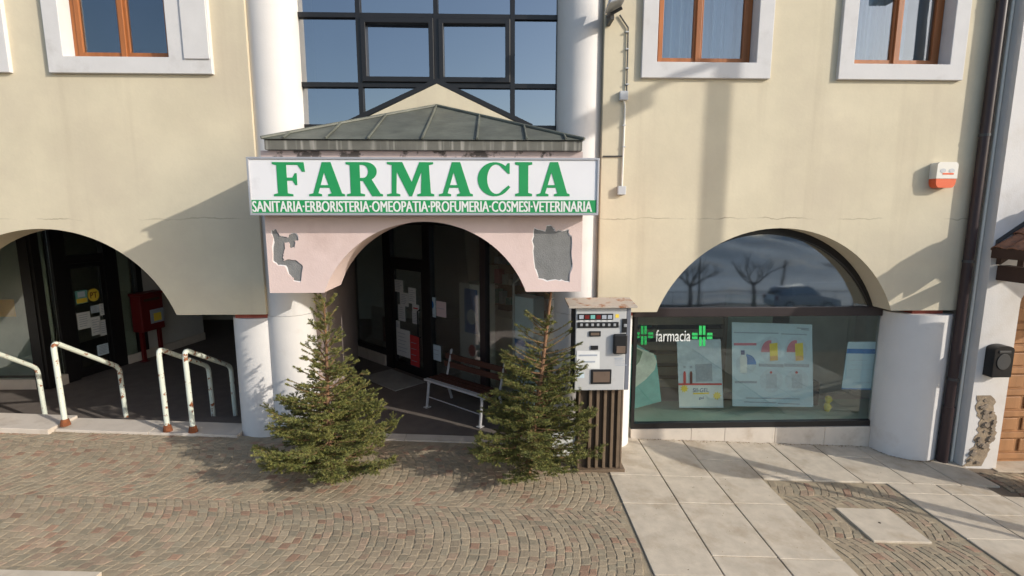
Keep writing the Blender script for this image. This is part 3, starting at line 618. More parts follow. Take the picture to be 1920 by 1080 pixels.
# bench parallel to the shopfront
BP = Plane((-1.08, 7.50), (-.20, 6.72))
be = thing('bench', 'bench with dark wooden slats and white metal legs under the canopy', 'bench', (-.64, 7.1, FZ))
BL = BP.L
for k in range(4): obj('seat_slat', pbox(BP, -.08, BL+.03, -.02-.10*k, -.10-.10*k, .445, .475), M['bench_wood'] if k else M['bench_white'], be, bev=.005)
for k in range(2): obj('back_slat', MB().box(-.08, BL+.03, -.45-.03*k, -.475-.03*k, .58+.12*k, .67+.12*k, BP.M), M['bench_wood'], be, bev=.005)
for u in (.03, BL-.03):
    obj('leg', MB().tube([BP.M @ Vector(q) for q in ((u, .02, FZ+.006), (u, -.03, .43))], .022, 8), M['bench_white'], be)
    obj('leg', MB().tube([BP.M @ Vector(q) for q in ((u, -.50, FZ+.006), (u, -.38, .43))], .022, 8), M['bench_white'], be)
    obj('foot', pbox(BP, u-.04, u+.04, -.03, .06, FZ, FZ+.012), M['bench_white'], be)
    obj('seat_rail', pbox(BP, u-.02, u+.02, -.42, -.01, .42, .4445), M['bench_white'], be)
    obj('back_post', MB().tube([BP.M @ Vector(q) for q in ((u, -.40, .43), (u, -.52, .86))], .018, 8), M['bench_white'], be)
obj('stretcher', MB().tube([BP.M @ Vector(q) for q in ((.03, -.0, .22), (BL-.03, -.0, .22))], .008, 8), M['bench_white'], be)
# threshold strip in front of the porch
th = thing('drain_channel', 'pale stone strip with a dark drain slot across the porch threshold', 'drain', (-.7, 6.15, .1))
for i in range(3):
    xa, xb = -2.1+i*.93, -2.1+(i+1)*.93-.006
    obj('stone_strip', MB().add([(x, y, z) for y in (6.125, 6.30) for x, z in ((xa, -.1), (xb, -.1), (xb, gz(xb)+.012), (xa, gz(xa)+.012))], [(0, 1, 2, 3), (7, 6, 5, 4), (0, 4, 5, 1), (2, 6, 7, 3), (0, 3, 7, 4), (1, 5, 6, 2)]), M['plinth'], th)
# porch mat
tag(obj('door_mat', pbox(PF, u_m1+.02, u_d1+.1, .12, .75, FZ-.009, FZ+.008), M['room_dark'], bev=.004), 'dark door mat in front of the pharmacy door', 'mat')

# ---------------------------------------------------------------- shop window under the right arch
SWN = thing('shop_window', 'wide shop window with black frame and arched top light beside the machine', 'window', (3.5, 6.45, 0))
WYW = 6.42; wx0, wx1 = 1.80, 5.20
zb, zt0, zt1 = .145, 1.66, 1.80
obj('bottom_rail', MB().box(wx0, wx1, WYW, WYW+.07, zb-.02, zb+.055), M['black'], SWN)
obj('side_post', MB().box(wx0, wx0+.045, WYW+.001, WYW+.069, zb+.056, zt0-.001), M['black'], SWN); obj('side_post', MB().box(wx1-.085, wx1, WYW+.001, WYW+.069, zb+.056, zt0-.001), M['black'], SWN)
obj('transom', MB().box(wx0-.02, wx1+.02, WYW-.015, WYW+.085, zt0, zt1-.015), M['brown_al'], SWN, bev=.01)
obj('pane', MB().box(wx0+.03, wx1-.03, WYW+.030, WYW+.038, zb+.04, zt0+.01), M['g_shop'], SWN)
def archpts(cx, hw, rise, zb_, n=40):
    Rr = (hw*hw+rise*rise)/(2*rise); cz = zb_+rise-Rr; a_ = math.degrees(math.asin(hw/Rr)); return [(cx+Rr*math.sin(R(-a_+2*a_*i/n)), cz+Rr*math.cos(R(-a_+2*a_*i/n))) for i in range(n+1)]
obj('arched_frame', MB().prism([archpts(AR[0], AR[1]+.06, 1.06, 1.786) + list(reversed(archpts(AR[0], AR[1]-.045, .945, 1.787)))], WYW-.01, WYW+.075, XZ), M['black'], SWN)
lp = archpts(AR[0], AR[1]-.03, .96, 1.787); tl = math.tan(R(2.0))
obj('arched_pane', MB().prism([lp], 0, .006, lambda a_, b_, d: (a_, WYW+.012+d+(b_-1.787)*tl, b_)), M['g_lun'], SWN)
for i, (xa, xb) in enumerate(((1.80, 2.62), (2.624, 3.08), (3.084, 3.77), (3.774, 4.46), (4.464, 5.3))):
    obj('plinth_stone', MB().box(xa, xb, WYW-.02, WYW+.12, -.40, zb-.021), M['plinth'], SWN, bev=.003)
# behind the glass
rm = thing('shop_interior', 'dim pharmacy room behind the shop window with pale green display deck', 'room', (3.5, 8, 0))
obj('display_deck', MB().box(1.55, 5.9, WYW+.10, 7.25, .10, .185), M['deck'], rm)
obj('deck_front', MB().box(1.55, 5.9, 7.251, 7.28, -.3, .18), M['deck'], rm)
obj('partition', MB().box(4.75, 5.85, 7.9, 7.95, .0, 1.9), M['room'], rm)
obj('backdrop_panel', MB().box(3.55, 4.3, 7.6, 7.63, .186, 1.75), mat('pale_green_panel', (.42, .47, .37), .9), rm)
for k in range(6):
    z = .30+k*.20; obj('shelf_board', MB().box(1.55, 3.5, 7.55, 7.60, z, z+.13), M['shelf_wood'] if k % 2 else mat('shelf_tan%d' % k, (.30, .245, .17), .8), rm)
obj('shelf_upright', MB().box(1.5, 1.549, 7.5, 7.65, .0, 1.5), M['shelf_wood'], rm); obj('shelf_upright', MB().box(3.501, 3.549, 7.5, 7.65, .0, 1.5), M['shelf_wood'], rm)
def flat(name, pts, Y, m, parent=None, label=None, cat=None, d=.004, back=None):
    q = [PY(x, y, Y) for x, y in pts]; o = obj(name, MB().prism([[(p.x, p.z) for p in q]], Y-d, Y, XZ), m, parent)
    if label: tag(o, label, cat)
    return o
def s5(x, y): return (1170+x*.2656, 590+y*.2656)       # crop pixel -> photo pixel
def q5(*p): return [s5(x, y) for x, y in p]
# card with sun gel
Y1 = 6.85
po = flat('display_card', q5((372, 178), (680, 172), (700, 655), (388, 655)), Y1, M['pale_print'], None, 'display card with red and yellow print standing left of the big poster', 'display card', d=.01)
flat('lower_panel', q5((384, 500), (691, 494), (699, 648), (390, 648)), Y1-.0105, M['paper'], po, d=.002)
flat('red_stripe', q5((384, 484), (690, 484), (691, 497), (384, 498)), Y1-.0135, M['red_print'], po, d=.002)
for cx in (428, 474):
    flat('bottle_print', q5((cx-9, 488), (cx-9, 415), (cx-5, 400), (cx+5, 400), (cx+9, 415), (cx+9, 488)), Y1-.016, M['red_print'] if cx == 428 else M['red'], po, d=.002)
    flat('cap_print', q5((cx-8, 378), (cx-8, 362), (cx+8, 362), (cx+8, 378)), Y1-.016, M['grey_print'], po, d=.002)
flat('grey_field', q5((505, 350), (620, 345), (625, 470), (508, 474)), Y1-.0125, M['grey_print'], po, d=.002)
def star(cx, cy, r0, r1, n): return q5(*[(cx+(r0 if k % 2 else r1)*math.cos(math.pi*k/n), cy+(r0 if k % 2 else r1)*math.sin(math.pi*k/n)) for k in range(2*n)])
flat('sun_print', star(425, 522, 18, 32, 9), Y1-.0128, M['yellow_print'], po, d=.0015); flat('sun_print', star(656, 572, 20, 32, 9), Y1-.0128, M['yellow_print'], po, d=.0015)
a, b = PY(*s5(485, 548), Y1-.013), PY(*s5(600, 518), Y1-.013)
obj('lettering', text_mb('SII-GEL', b.x-a.x, b.z-a.z, lambda p, q, d: (a.x+p, Y1-.0134, a.z+q), bold=.008), M['navy_print'], po, fix=False)
flat('yellow_stripe', q5((488, 552), (600, 549), (600, 560), (488, 563)), Y1-.0128, M['yellow_print'], po, d=.0015)
a, b = PY(*s5(528, 602), Y1-.013), PY(*s5(562, 578), Y1-.013)
obj('lettering', text_mb('gel', b.x-a.x, b.z-a.z, lambda p, q, d: (a.x+p, Y1-.0134, a.z+q), bold=.01), M['navy_print'], po, fix=False)
# big poster
Y2 = 6.78
bp_ = flat('poster', q5((760, 52), (1325, 68), (1334, 650), (764, 645)), Y2, M['paper_b'], None, 'large white poster with four round product pictures in the shop window', 'poster', d=.008)
def disc(cx, cy, rx, ry, a0=0, a1=345, n=24): return q5(*arc(cx, cy, rx, ry, a0, a1, n))
for cx in (1035, 1215):
    flat('pale_disc', disc(cx, 245, 78, 92), Y2-.009, M['pale_print'], bp_, d=.0015)
    flat('red_sector', q5(*([(cx, 265)] + arc(cx-5, 265, 62, 85, 180, 280, 10))), Y2-.011, M['pink_print'], bp_, d=.0015)
    flat('box_print', q5((cx-8, 205), (cx+48, 198), (cx+52, 322), (cx-4, 326)), Y2-.013, M['yellow_print'], bp_, d=.0015)
    flat('box_foot', q5((cx-5, 292), (cx+50, 288), (cx+52, 322), (cx-4, 326)), Y2-.015, M['orange_print'], bp_, d=.0015)
    flat('caption', q5((cx-84, 345), (cx+92, 350), (cx+92, 372), (cx-84, 366)), Y2-.011, M['grey_print'], bp_, d=.0015)
    flat('pale_disc', disc(cx+5, 465, 82, 82), Y2-.009, M['pale_print'], bp_, d=.0015)
    flat('sketch_box', q5((cx-30, 420), (cx+42, 420), (cx+44, 520), (cx-30, 520)), Y2-.011, mat('sketch%d' % cx, (.42, .46, .52), .7, var=.15, scale=25), bp_, d=.0015)
    flat('red_dot', disc(cx+3, 408, 9, 9), Y2-.013, M['red_print'], bp_, d=.0015)
flat('pale_disc', disc(862, 350, 72, 72), Y2-.009, M['pale_print'], bp_, d=.0015)
flat('blue_sector', q5(*([(862, 352)] + arc(862, 352, 72, 72, 270, 360, 10))), Y2-.011, M['blue_print'], bp_, d=.0015)
flat('bottle_print', q5((820, 410), (820, 305), (826, 285), (860, 285), (868, 305), (868, 410)), Y2-.013, M['paper'], bp_, d=.0015); flat('cap_print', q5((826, 282), (826, 252), (852, 252), (852, 282)), Y2-.013, M['navy_print'], bp_, d=.0015)
flat('title_bar', q5((775, 200), (935, 200), (935, 217), (775, 217)), Y2-.011, M['pink_print'], bp_, d=.0015)
flat('text_line', q5((782, 468), (938, 468), (938, 484), (782, 484)), Y2-.011, M['grey_print'], bp_, d=.0015)
for y, x0, x1 in ((122, 775, 1090), (132, 1110, 1290), (90, 1220, 1305), (100, 1250, 1305), (585, 860, 1240), (612, 848, 1075), (622, 1085, 1240)):
    flat('text_line', q5((x0, y), (x1, y+6), (x1, y+13), (x0, y+7)), Y2-.011, M['grey_print'], bp_, d=.0015)
# blue and white sheet at the right
Y3 = 6.50
bs = flat('paper_sheet', q5((1580, 192), (1806, 190), (1760, 530), (1535, 526)), Y3, M['paper_b'], None, 'blue headed paper sheet taped inside the right end of the shop window', 'notice', d=.003)
flat('blue_header', q5((1574, 240), (1800, 243), (1795, 276), (1570, 273)), Y3-.0035, M['blue_print'], bs, d=.0015); flat('blue_foot', q5((1537, 518), (1761, 522), (1760, 530), (1535, 526)), Y3-.0035, M['blue_print'], bs, d=.0015)
for k, (y, x0, x1) in enumerate(((318, 1600, 1720), (350, 1600, 1740), (384, 1590, 1760), (440, 1566, 1600), (475, 1620, 1750))): flat('text_line', q5((x0, y), (x1, y), (x1, y+8), (x0, y+8)), Y3-.0035, M['pale_print'], bs, d=.0015)
# crumpled poster at the left, half hidden by the machine
lp_ = flat('leaning_poster', q5((-20, 240), (75, 200), (225, 290), (262, 610), (40, 670), (-30, 670)), 6.80, M['teal_print'], None, 'teal and white poster leaning behind the machine in the shop window', 'poster', d=.01)
flat('white_bust', q5((80, 225), (140, 250), (210, 275), (232, 330), (215, 390), (150, 460), (70, 520), (60, 300)), 6.788, mat('cream_print', (.60, .64, .54), .7, var=.2, scale=12), lp_, d=.002)
flat('dark_leaf_print', q5((92, 240), (132, 262), (110, 330), (84, 360), (76, 300)), 6.784, mat('leaf_print', (.12, .2, .12), .7), lp_, d=.002)
# small yellow figure standing on the deck
yf = thing('yellow_figure', 'small yellow figure standing low in the right of the shop window', 'figurine', (4.1, 6.8, .186))
yc = PY(*s5(1440, 590), 6.8)
obj('body', MB().tube([(yc.x, 6.8, .186), (yc.x+.01, 6.8, .25), (yc.x-.01, 6.8, .31)], [.03, .055, .03], 10), M['yellow_print'], yf, smooth=True)
obj('head', MB().tube([(yc.x, 6.8, .31), (yc.x+.015, 6.8, .355), (yc.x, 6.8, .40), (yc.x, 6.8, .42)], [.025, .05, .04, .012], 10), M['yellow_print'], yf, smooth=True)
tag(obj('black_basket', MB().box(4.25, 4.75, 7.0, 7.2, .186, .55), M['tube_black'], bev=.02), 'black box standing behind the yellow figure in the shop window', 'box')
# farmacia sticker on the glass
GS = WYW+.0285
fs = thing('window_sticker', 'white farmacia lettering between two green crosses on the shop glass', 'sticker', (2.3, GS, 1.4))
def cross(cx, cy, r):
    w_ = r*.36; g_ = r*.10
    for dx, dy in ((0, 1), (0, -1), (1, 0), (-1, 0)):
        for k in (-1, 1):                              # each arm drawn as two strokes
            if dx == 0: p = [(cx+k*w_*.5-w_*.36, cy+dy*r), (cx+k*w_*.5+w_*.36, cy+dy*r), (cx+k*w_*.5+w_*.36, cy+dy*g_), (cx+k*w_*.5-w_*.36, cy+dy*g_)]
            else: p = [(cx+dx*r, cy+k*w_*.5-w_*.36), (cx+dx*r, cy+k*w_*.5+w_*.36), (cx+dx*(w_+g_), cy+k*w_*.5+w_*.36), (cx+dx*(w_+g_), cy+k*w_*.5-w_*.36)]
            flat('green_cross_stroke', q5(*p), GS, M['cross'], fs, d=.002)
cross(140, 145, 66); cross(552, 150, 72)
a, b = PY(*s5(222, 190), GS), PY(*s5(472, 106), GS)
obj('lettering', text_mb('farmacia', b.x-a.x, b.z-a.z, lambda p, q, d: (a.x+p, GS-.001, a.z+q), bold=.004), M['sign_text'], fs, fix=False)

# ---------------------------------------------------------------- post office niche under the left arch
PA, PB = (-7.62, 8.50), (-6.95, 11.9)
PO = Plane(PA, PB)                                     # outward normal points to the right
po_ = thing('post_office_front', 'dark framed glass entrance of the office under the left arch', 'shopfront', (-7.4, 9.5, FZ))
def UP(px, py=620): return PO.at(px, py)[0]
a0, d0, d1, d2, d3, e1 = .12, UP(110), UP(136), UP(205), UP(229), UP(262)
for u0, u1 in ((0, a0), (d0, d1), (d2, d3), (e1, e1+.12)): obj('post', pbox(PO, u0, u1, -.06, .06, FZ, ST+.14), M['black'], po_)
obj('plinth', pbox(PO, a0+.001, d0-.001, -.07, .08, FZ, .22), M['plinth'], po_); obj('plinth', pbox(PO, d3+.001, PO.L, .061, .09, FZ, .22), M['plinth'], po_)
curt = mat('pale_blind', (.52, .57, .52), .8, var=.08, scale=3)
for u0, u1, z0 in ((a0+.001, d0-.001, .221), (d3+.001, e1-.001, FZ)):
    obj('pane', pbox(PO, u0, u1, -.004, .004, z0, ST+.14), M['g_door'], po_); obj('blind_or_dark_room', pbox(PO, u0, u1, -.12, -.10, z0, ST+.14), curt, po_)
obj('door_transom', pbox(PO, d1+.001, d2-.001, -.05, .05, 2.12, 2.27), M['black'], po_)
obj('pane', pbox(PO, d1, d2, -.004, .004, 2.271, ST+.14), M['g_door'], po_)
dr = obj('door', MB().prism([rect(d1+.004, d2-.004, FZ+.01, 2.115), rect(d1+.07, d2-.07, FZ+.16, 2.03)], -.025, .025, XZ).xf(PO.M), M['black'], po_)
obj('door_pane', pbox(PO, d1+.065, d2-.065, -.004, .004, FZ+.15, 2.04), M['g_door'], dr)
obj('wall', pbox(PO, e1+.121, PO.L, -.10, .06, FZ, 2.945), M['niche'], po_)
obj('corner_post', MB().box(PA[0]-.16, PA[0]-.001, PA[1]-.02, PA[1]+.14, FZ, 2.945), M['black'], po_)
obj('pane', MB().box(-9.6, PA[0]-.161, PA[1]+.03, PA[1]+.038, .22, 2.945), M['g_door'], po_)
obj('plinth', MB().box(-9.6, PA[0]-.161, PA[1]-.02, PA[1]+.10, FZ, .218), M['plinth'], po_)
obj('mullion', MB().box(-8.62, -8.54, PA[1]-.01, PA[1]+.02, .22, 2.945), M['black'], po_)
obj('blind_or_dark_room', MB().box(-9.5, -8.0, 9.1, 9.12, .1, 2.9), mat('office_blind', (.4, .44, .41), .8, var=.2, scale=2), po_)
tag(obj('orange_reflection', MB().box(-8.95, -8.2, 8.75, 8.76, 1.25, 1.55), M['orange_print'], bev=.01), 'orange reflection in the far left glass, painted as a panel behind it', 'reflection_panel')  # solid orange panel paints a reflection of the glass
def pnote(px0, px1, py0, py1, m, label, lines=6): return notice(px0, px1, py0, py1, m, label, P=PO, lines=lines, w=.012, group='notices on the office door')
o, u0, u1, za, zb = pnote(142, 161, 543, 571, M['teal_print'], 'green and yellow notice left of the round yellow sign', 0)
obj('yellow_foot', pbox(PO, u0+.01, u1-.01, .0151, .0165, za+.01, za+(zb-za)*.4), M['yellow_print'], o); obj('pale_field', pbox(PO, u0+.04, u1-.04, .0151, .0165, za+(zb-za)*.5, zb-.02), M['paper_b'], o)
uc, zc = PO.at(174, 553); ru = (PO.at(185, 553)[0]-PO.at(163.5, 553)[0])/2; rz = (PO.at(174, 541)[1]-PO.at(174, 565)[1])/2
pt = thing('round_sign', 'round yellow sign with letters PT on the dark office door', 'sign', tuple(PO.M @ Vector((uc, .01, zc))))
obj('yellow_disc', MB().prism([arc(uc, zc, ru, rz, 0, 350, 35)], .012, .018, XZ).xf(PO.M), M['yellow_print'], pt)
tmx = text_mb('PT', ru*1.25, rz*.95, lambda p, q, d: PO.M @ Vector((uc-ru*.62+p, .0195, zc-rz*.47+q)), bold=.012); obj('lettering', tmx, M['red'], pt, fix=False)
for a, b, c, d, m, l in ((146, 167, 583, 619, 'paper', 'white notice on the office door below the green notice'), (170, 184, 571, 588, 'pale_print', 'pale notice right below the round yellow sign'), (187, 204, 566, 592, 'paper', 'white notice at the right edge of the office door'), (172, 186, 592, 630, 'paper', 'tall white notice low in the middle of office door'), (188, 204, 597, 630, 'paper', 'white notice low at the right of office door'), (183, 203, 642, 668, 'paper_b', 'pale notice lowest on the office door')):
    pnote(a, b, c, d, M[m], l)
# red post box on two legs
u0, zt = PO.at(240, 556, .1); u1, zl = PO.at(293, 612, .1)
pb = thing('post_box', 'red post box on two legs against the wall under the left arch', 'post box', tuple(PO.M @ Vector(((u0+u1)/2, .2, FZ))))
obj('body', pbox(PO, u0+.02, u1-.02, .10, .34, zl, zt), M['red'], pb, bev=.02)
obj('hood', pbox(PO, u0-.01, u1+.01, .095, .37, zt+.001, zt+.05), M['red'], pb, bev=.015)
for u in (u0+.06, u1-.10): obj('leg', pbox(PO, u, u+.06, .2, .26, FZ+.012, zl-.001), M['red'], pb); obj('foot', pbox(PO, u-.03, u+.09, .17, .29, FZ, FZ+.011), M['red'], pb)
uL = u0+(u1-u0)*.66; obj('label_plate', pbox(PO, uL-.16, uL+.16, .341, .346, zl+.14, zl+.42), M['grey_print'], pb); obj('yellow_badge', pbox(PO, uL-.09, uL+.09, .3465, .35, zl+.18, zl+.34), M['yellow_print'], pb)
obj('slot', pbox(PO, u0+.1, u1-.1, .341, .345, zt-.12, zt-.07), M['brown_dark'], pb)
# kerb stones and hand rails at the niche
for i, (xa, xb) in enumerate(((-9.5, -8.1), (-8.1, -6.75), (-6.75, -5.42), (-5.42, -4.3), (-4.3, -3.22))):
    yo = 5.98 if xb < -5.3 else 6.06; h = .062 if xb < -5.3 else .03
    o = obj('kerb_stone', MB().add([(x, y, z) for y in (yo, 6.42) for x, z in ((xa+.003, -.3), (xb-.003, -.3), (xb-.003, gz(xb)+h), (xa+.003, gz(xa)+h))], [(0, 1, 2, 3), (7, 6, 5, 4), (0, 4, 5, 1), (2, 6, 7, 3), (0, 3, 7, 4), (1, 5, 6, 2)]), M['plinth'], bld, bev=.006)
def bend(pts, r=.09, n=5):
    pts = [Vector(p) for p in pts]; o = [pts[0]]
    for a_, b_, c_ in zip(pts, pts[1:], pts[2:]):
        d1_ = (a_-b_).normalized(); d2_ = (c_-b_).normalized(); A_ = b_+d1_*r; B_ = b_+d2_*r
        for i in range(n+1):
            t = i/n; o.append(A_*(1-t)**2+b_*2*t*(1-t)+B_*t*t)
    return o+[pts[-1]]
for i, (x, l) in enumerate(((-6.45, 'pale green handrail cut off at the far left edge'), (-5.33, 'rusty pale green handrail in front of the office door'), (-4.10, 'rusty pale green handrail just left of the rightmost handrail'), (-3.79, 'rightmost pale green handrail next to the white pillar'))):
    zg = gz(x)+(.062 if x < -5.3 else .03 if x > -5.4 else .062); yb = 5.99 if x < -5.42 else 6.12
    yb = 6.12
    t = thing('handrail', l, 'handrail', (x, yb, zg), 'handrails of the office steps')
    obj('tube', MB().tube(bend([(x, yb, zg+.004), (x, yb-.02, zg+1.06), (x+.03, yb+.93, .86), (x+.03, yb+.95, FZ)]), .030, 12), M['rail'], t, smooth=True)
    obj('rusty_foot', MB().tube([(x, yb, zg-.002), (x, yb, zg+.03), (x, yb, zg+.075), (x, yb, zg+.08)], [.055, .05, .04, .031], 12), M['rust'], t)
# steps down into the niche
for k in range(2): obj('step', MB().box(-9.5, -3.2, 6.421+.3*k, 6.72+.3*k, -.2, FZ+.16-.08*k), M['floor'], bld)

# ---------------------------------------------------------------- cigarette machine
MY = 5.42
vm = thing('vending_machine', 'grey cigarette machine on a ribbed brown pedestal before the white column', 'vending machine', (1.15, 5.6, gz(1.15)))
def mp(x, y): p = PY(x, y, MY); return p.x, p.z
a_, b_ = mp(1075, 733), mp(1183, 577)
X0, Z0, X1, Z1 = a_[0], a_[1], b_[0], b_[1]; BY = 5.715
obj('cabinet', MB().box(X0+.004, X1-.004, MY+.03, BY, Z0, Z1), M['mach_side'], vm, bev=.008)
ff = obj('front_panel', MB().box(X0+.012, X1-.045, MY, MY+.029, Z0+.004, Z1-.006), M['machine'], vm, bev=.008)
obj('edge_trim', MB().box(X1-.0445, X1+.006, MY+.004, MY+.20, Z0+.002, Z1-.002), M['mach_edge'], vm, bev=.008)
obj('roof', MB().add([(x, y, z) for y, z in ((MY-.055, Z1+.005), (BY+.0, Z1+.045)) for x in (X0-.075, X1+.06)] + [(x, y, z+.022) for y, z in ((MY-.055, Z1+.005), (BY+.0, Z1+.045)) for x in (X0-.075, X1+.06)], [(0, 1, 3, 2), (4, 6, 7, 5), (0, 4, 5, 1), (2, 3, 7, 6), (0, 2, 6, 4), (1, 5, 7, 3)]), M['mach_roof'], vm, bev=.004)
def v4(x, y): return (1050+x*.3053, 550+y*.3053)
def vbox(name, x0, y0, x1, y1, w0, w1, m, parent=ff, bev=.004, label=None):
    p, q = PY(*v4(x0, y1), MY), PY(*v4(x1, y0), MY); return obj(name, MB().box(p.x, q.x, MY-w1, MY-w0, p.z, q.z), m, parent, bev=bev, label=label)
vbox('selector_strip', 108, 124, 327, 163, .0005, .012, M['tube_black'])
for k, m in enumerate(('grey_print', 'red', 'teal_print', 'red', 'grey_print', 'grey_print')): vbox('brand_button', 116+k*35, 132, 144+k*35, 156, .0121, .016, M[m])
vbox('button_strip', 106, 175, 360, 212, .0005, .012, M['tube_black'])
for k in range(7): vbox('button', 122+k*34, 184, 138+k*34, 200, .0121, .017, M['steel'])
vbox('display', 178, 231, 250, 264, .0005, .014, M['tube_black']); vbox('display_screen', 188, 240, 240, 256, .0141, .016, M['lens'], bev=0)
for k in range(6): vbox('price_tag', 119+k*35, 165, 141+k*35, 173, .0005, .002, M['paper'], bev=0)
vbox('sticker', 340, 128, 362, 150, .0005, .002, M['yellow_print'], bev=0); vbox('sticker', 108, 482, 150, 520, .0005, .002, M['paper_b'], bev=0)
for k in range(4): vbox('small_print', 336, 404+k*8, 380+(k % 2)*20, 407+k*8, .0005, .002, M['grey_print'], bev=0)
vbox('card_slot', 188, 320, 234, 346, .0005, .012, M['tube_black'])
cs = vbox('coin_unit', 378, 155, 412, 240, .0005, .014, M['tube_black']); vbox('coin_lever', 388, 186, 408, 204, .0141, .03, M['steel'], cs)
nr = vbox('note_reader', 322, 246, 410, 368, .0005, .05, M['tube_black'], bev=.015); vbox('note_mouth', 338, 316, 394, 360, .0505, .058, M['lens'], nr)
tr_ = vbox('tray', 188, 465, 316, 556, .0005, .014, M['tube_black'], bev=.008); vbox('tray_flap', 200, 478, 304, 544, .0141, .019, M['lens'], tr_)
vbox('small_print', 335, 395, 385, 402, .0005, .002, M['grey_print'], bev=0); vbox('small_print', 342, 438, 412, 443, .0005, .002, M['grey_print'], bev=0)
p, q = PY(*v4(98, 465), MY), PY(*v4(246, 350), MY)
nt_ = obj('paper_note', MB().add([(p.x, MY-.004, p.z+.01), (q.x, MY-.004, p.z), (q.x-.005, MY-.007, q.z-.01), (p.x+.008, MY-.004, q.z)], [(0, 1, 2, 3)]), M['paper'])
tag(nt_, 'white paper note taped on the grey machine', 'notice')
for k, (x0, x1) in enumerate(((120, 228), (135, 215))):
    r0, r1 = PY(*v4(x0, 384+k*40), MY), PY(*v4(x1, 374+k*40), MY); obj('print_line', MB().box(r0.x, r1.x, MY-.0095, MY-.0082, r0.z, r1.z), M['grey_print'], nt_)
# pedestal
a_, b_ = PY(1088, 735, 5.52), PY(1165, 735, 5.52); pz = gz(1.1)+.012; px0, px1 = a_.x, b_.x
pd = obj('pedestal', MB().box(px0, px1, 5.545, 5.70, pz+.02, Z0-.001), M['brown_dark'], vm)
nrib = 5
for k in range(nrib):
    x = px0+.12+(px1-px0-.13)*k/(nrib-1); wdt = .034 if k < nrib-1 else .055
    obj('pedestal_rib', MB().box(x-wdt*.6, x+wdt*.4, 5.505, 5.5445, pz+.021, Z0-.001), M['brown_metal'], pd, bev=.004)
obj('side_cheek', MB().box(px1+.0005, px1+.022, 5.50, 5.70, pz+.021, Z0-.001), M['brown_metal'], pd, bev=.004)
obj('side_cheek', MB().box(px0-.022, px0-.0005, 5.50, 5.70, pz+.021, Z0-.001), M['brown_metal'], pd, bev=.004)
obj('base_plate', MB().box(px0-.06, px1+.06, 5.47, 5.71, pz-.03, pz+.02), M['brown_metal'], vm, bev=.005)

# small white board behind the right fir
bd = thing('pavement_board', 'small white board on thin dark legs half hidden behind the right fir', 'board', (.75, 5.45, gz(.75)))
z0 = gz(.75)+.012
obj('panel', MB().box(.60, .905, 5.44, 5.458, z0+.17, z0+.50), M['paper'], bd, bev=.003)
for x in (.615, .89): obj('leg', MB().box(x, x+.014, 5.425, 5.4395, z0, z0+.5), M['tube_black'], bd)

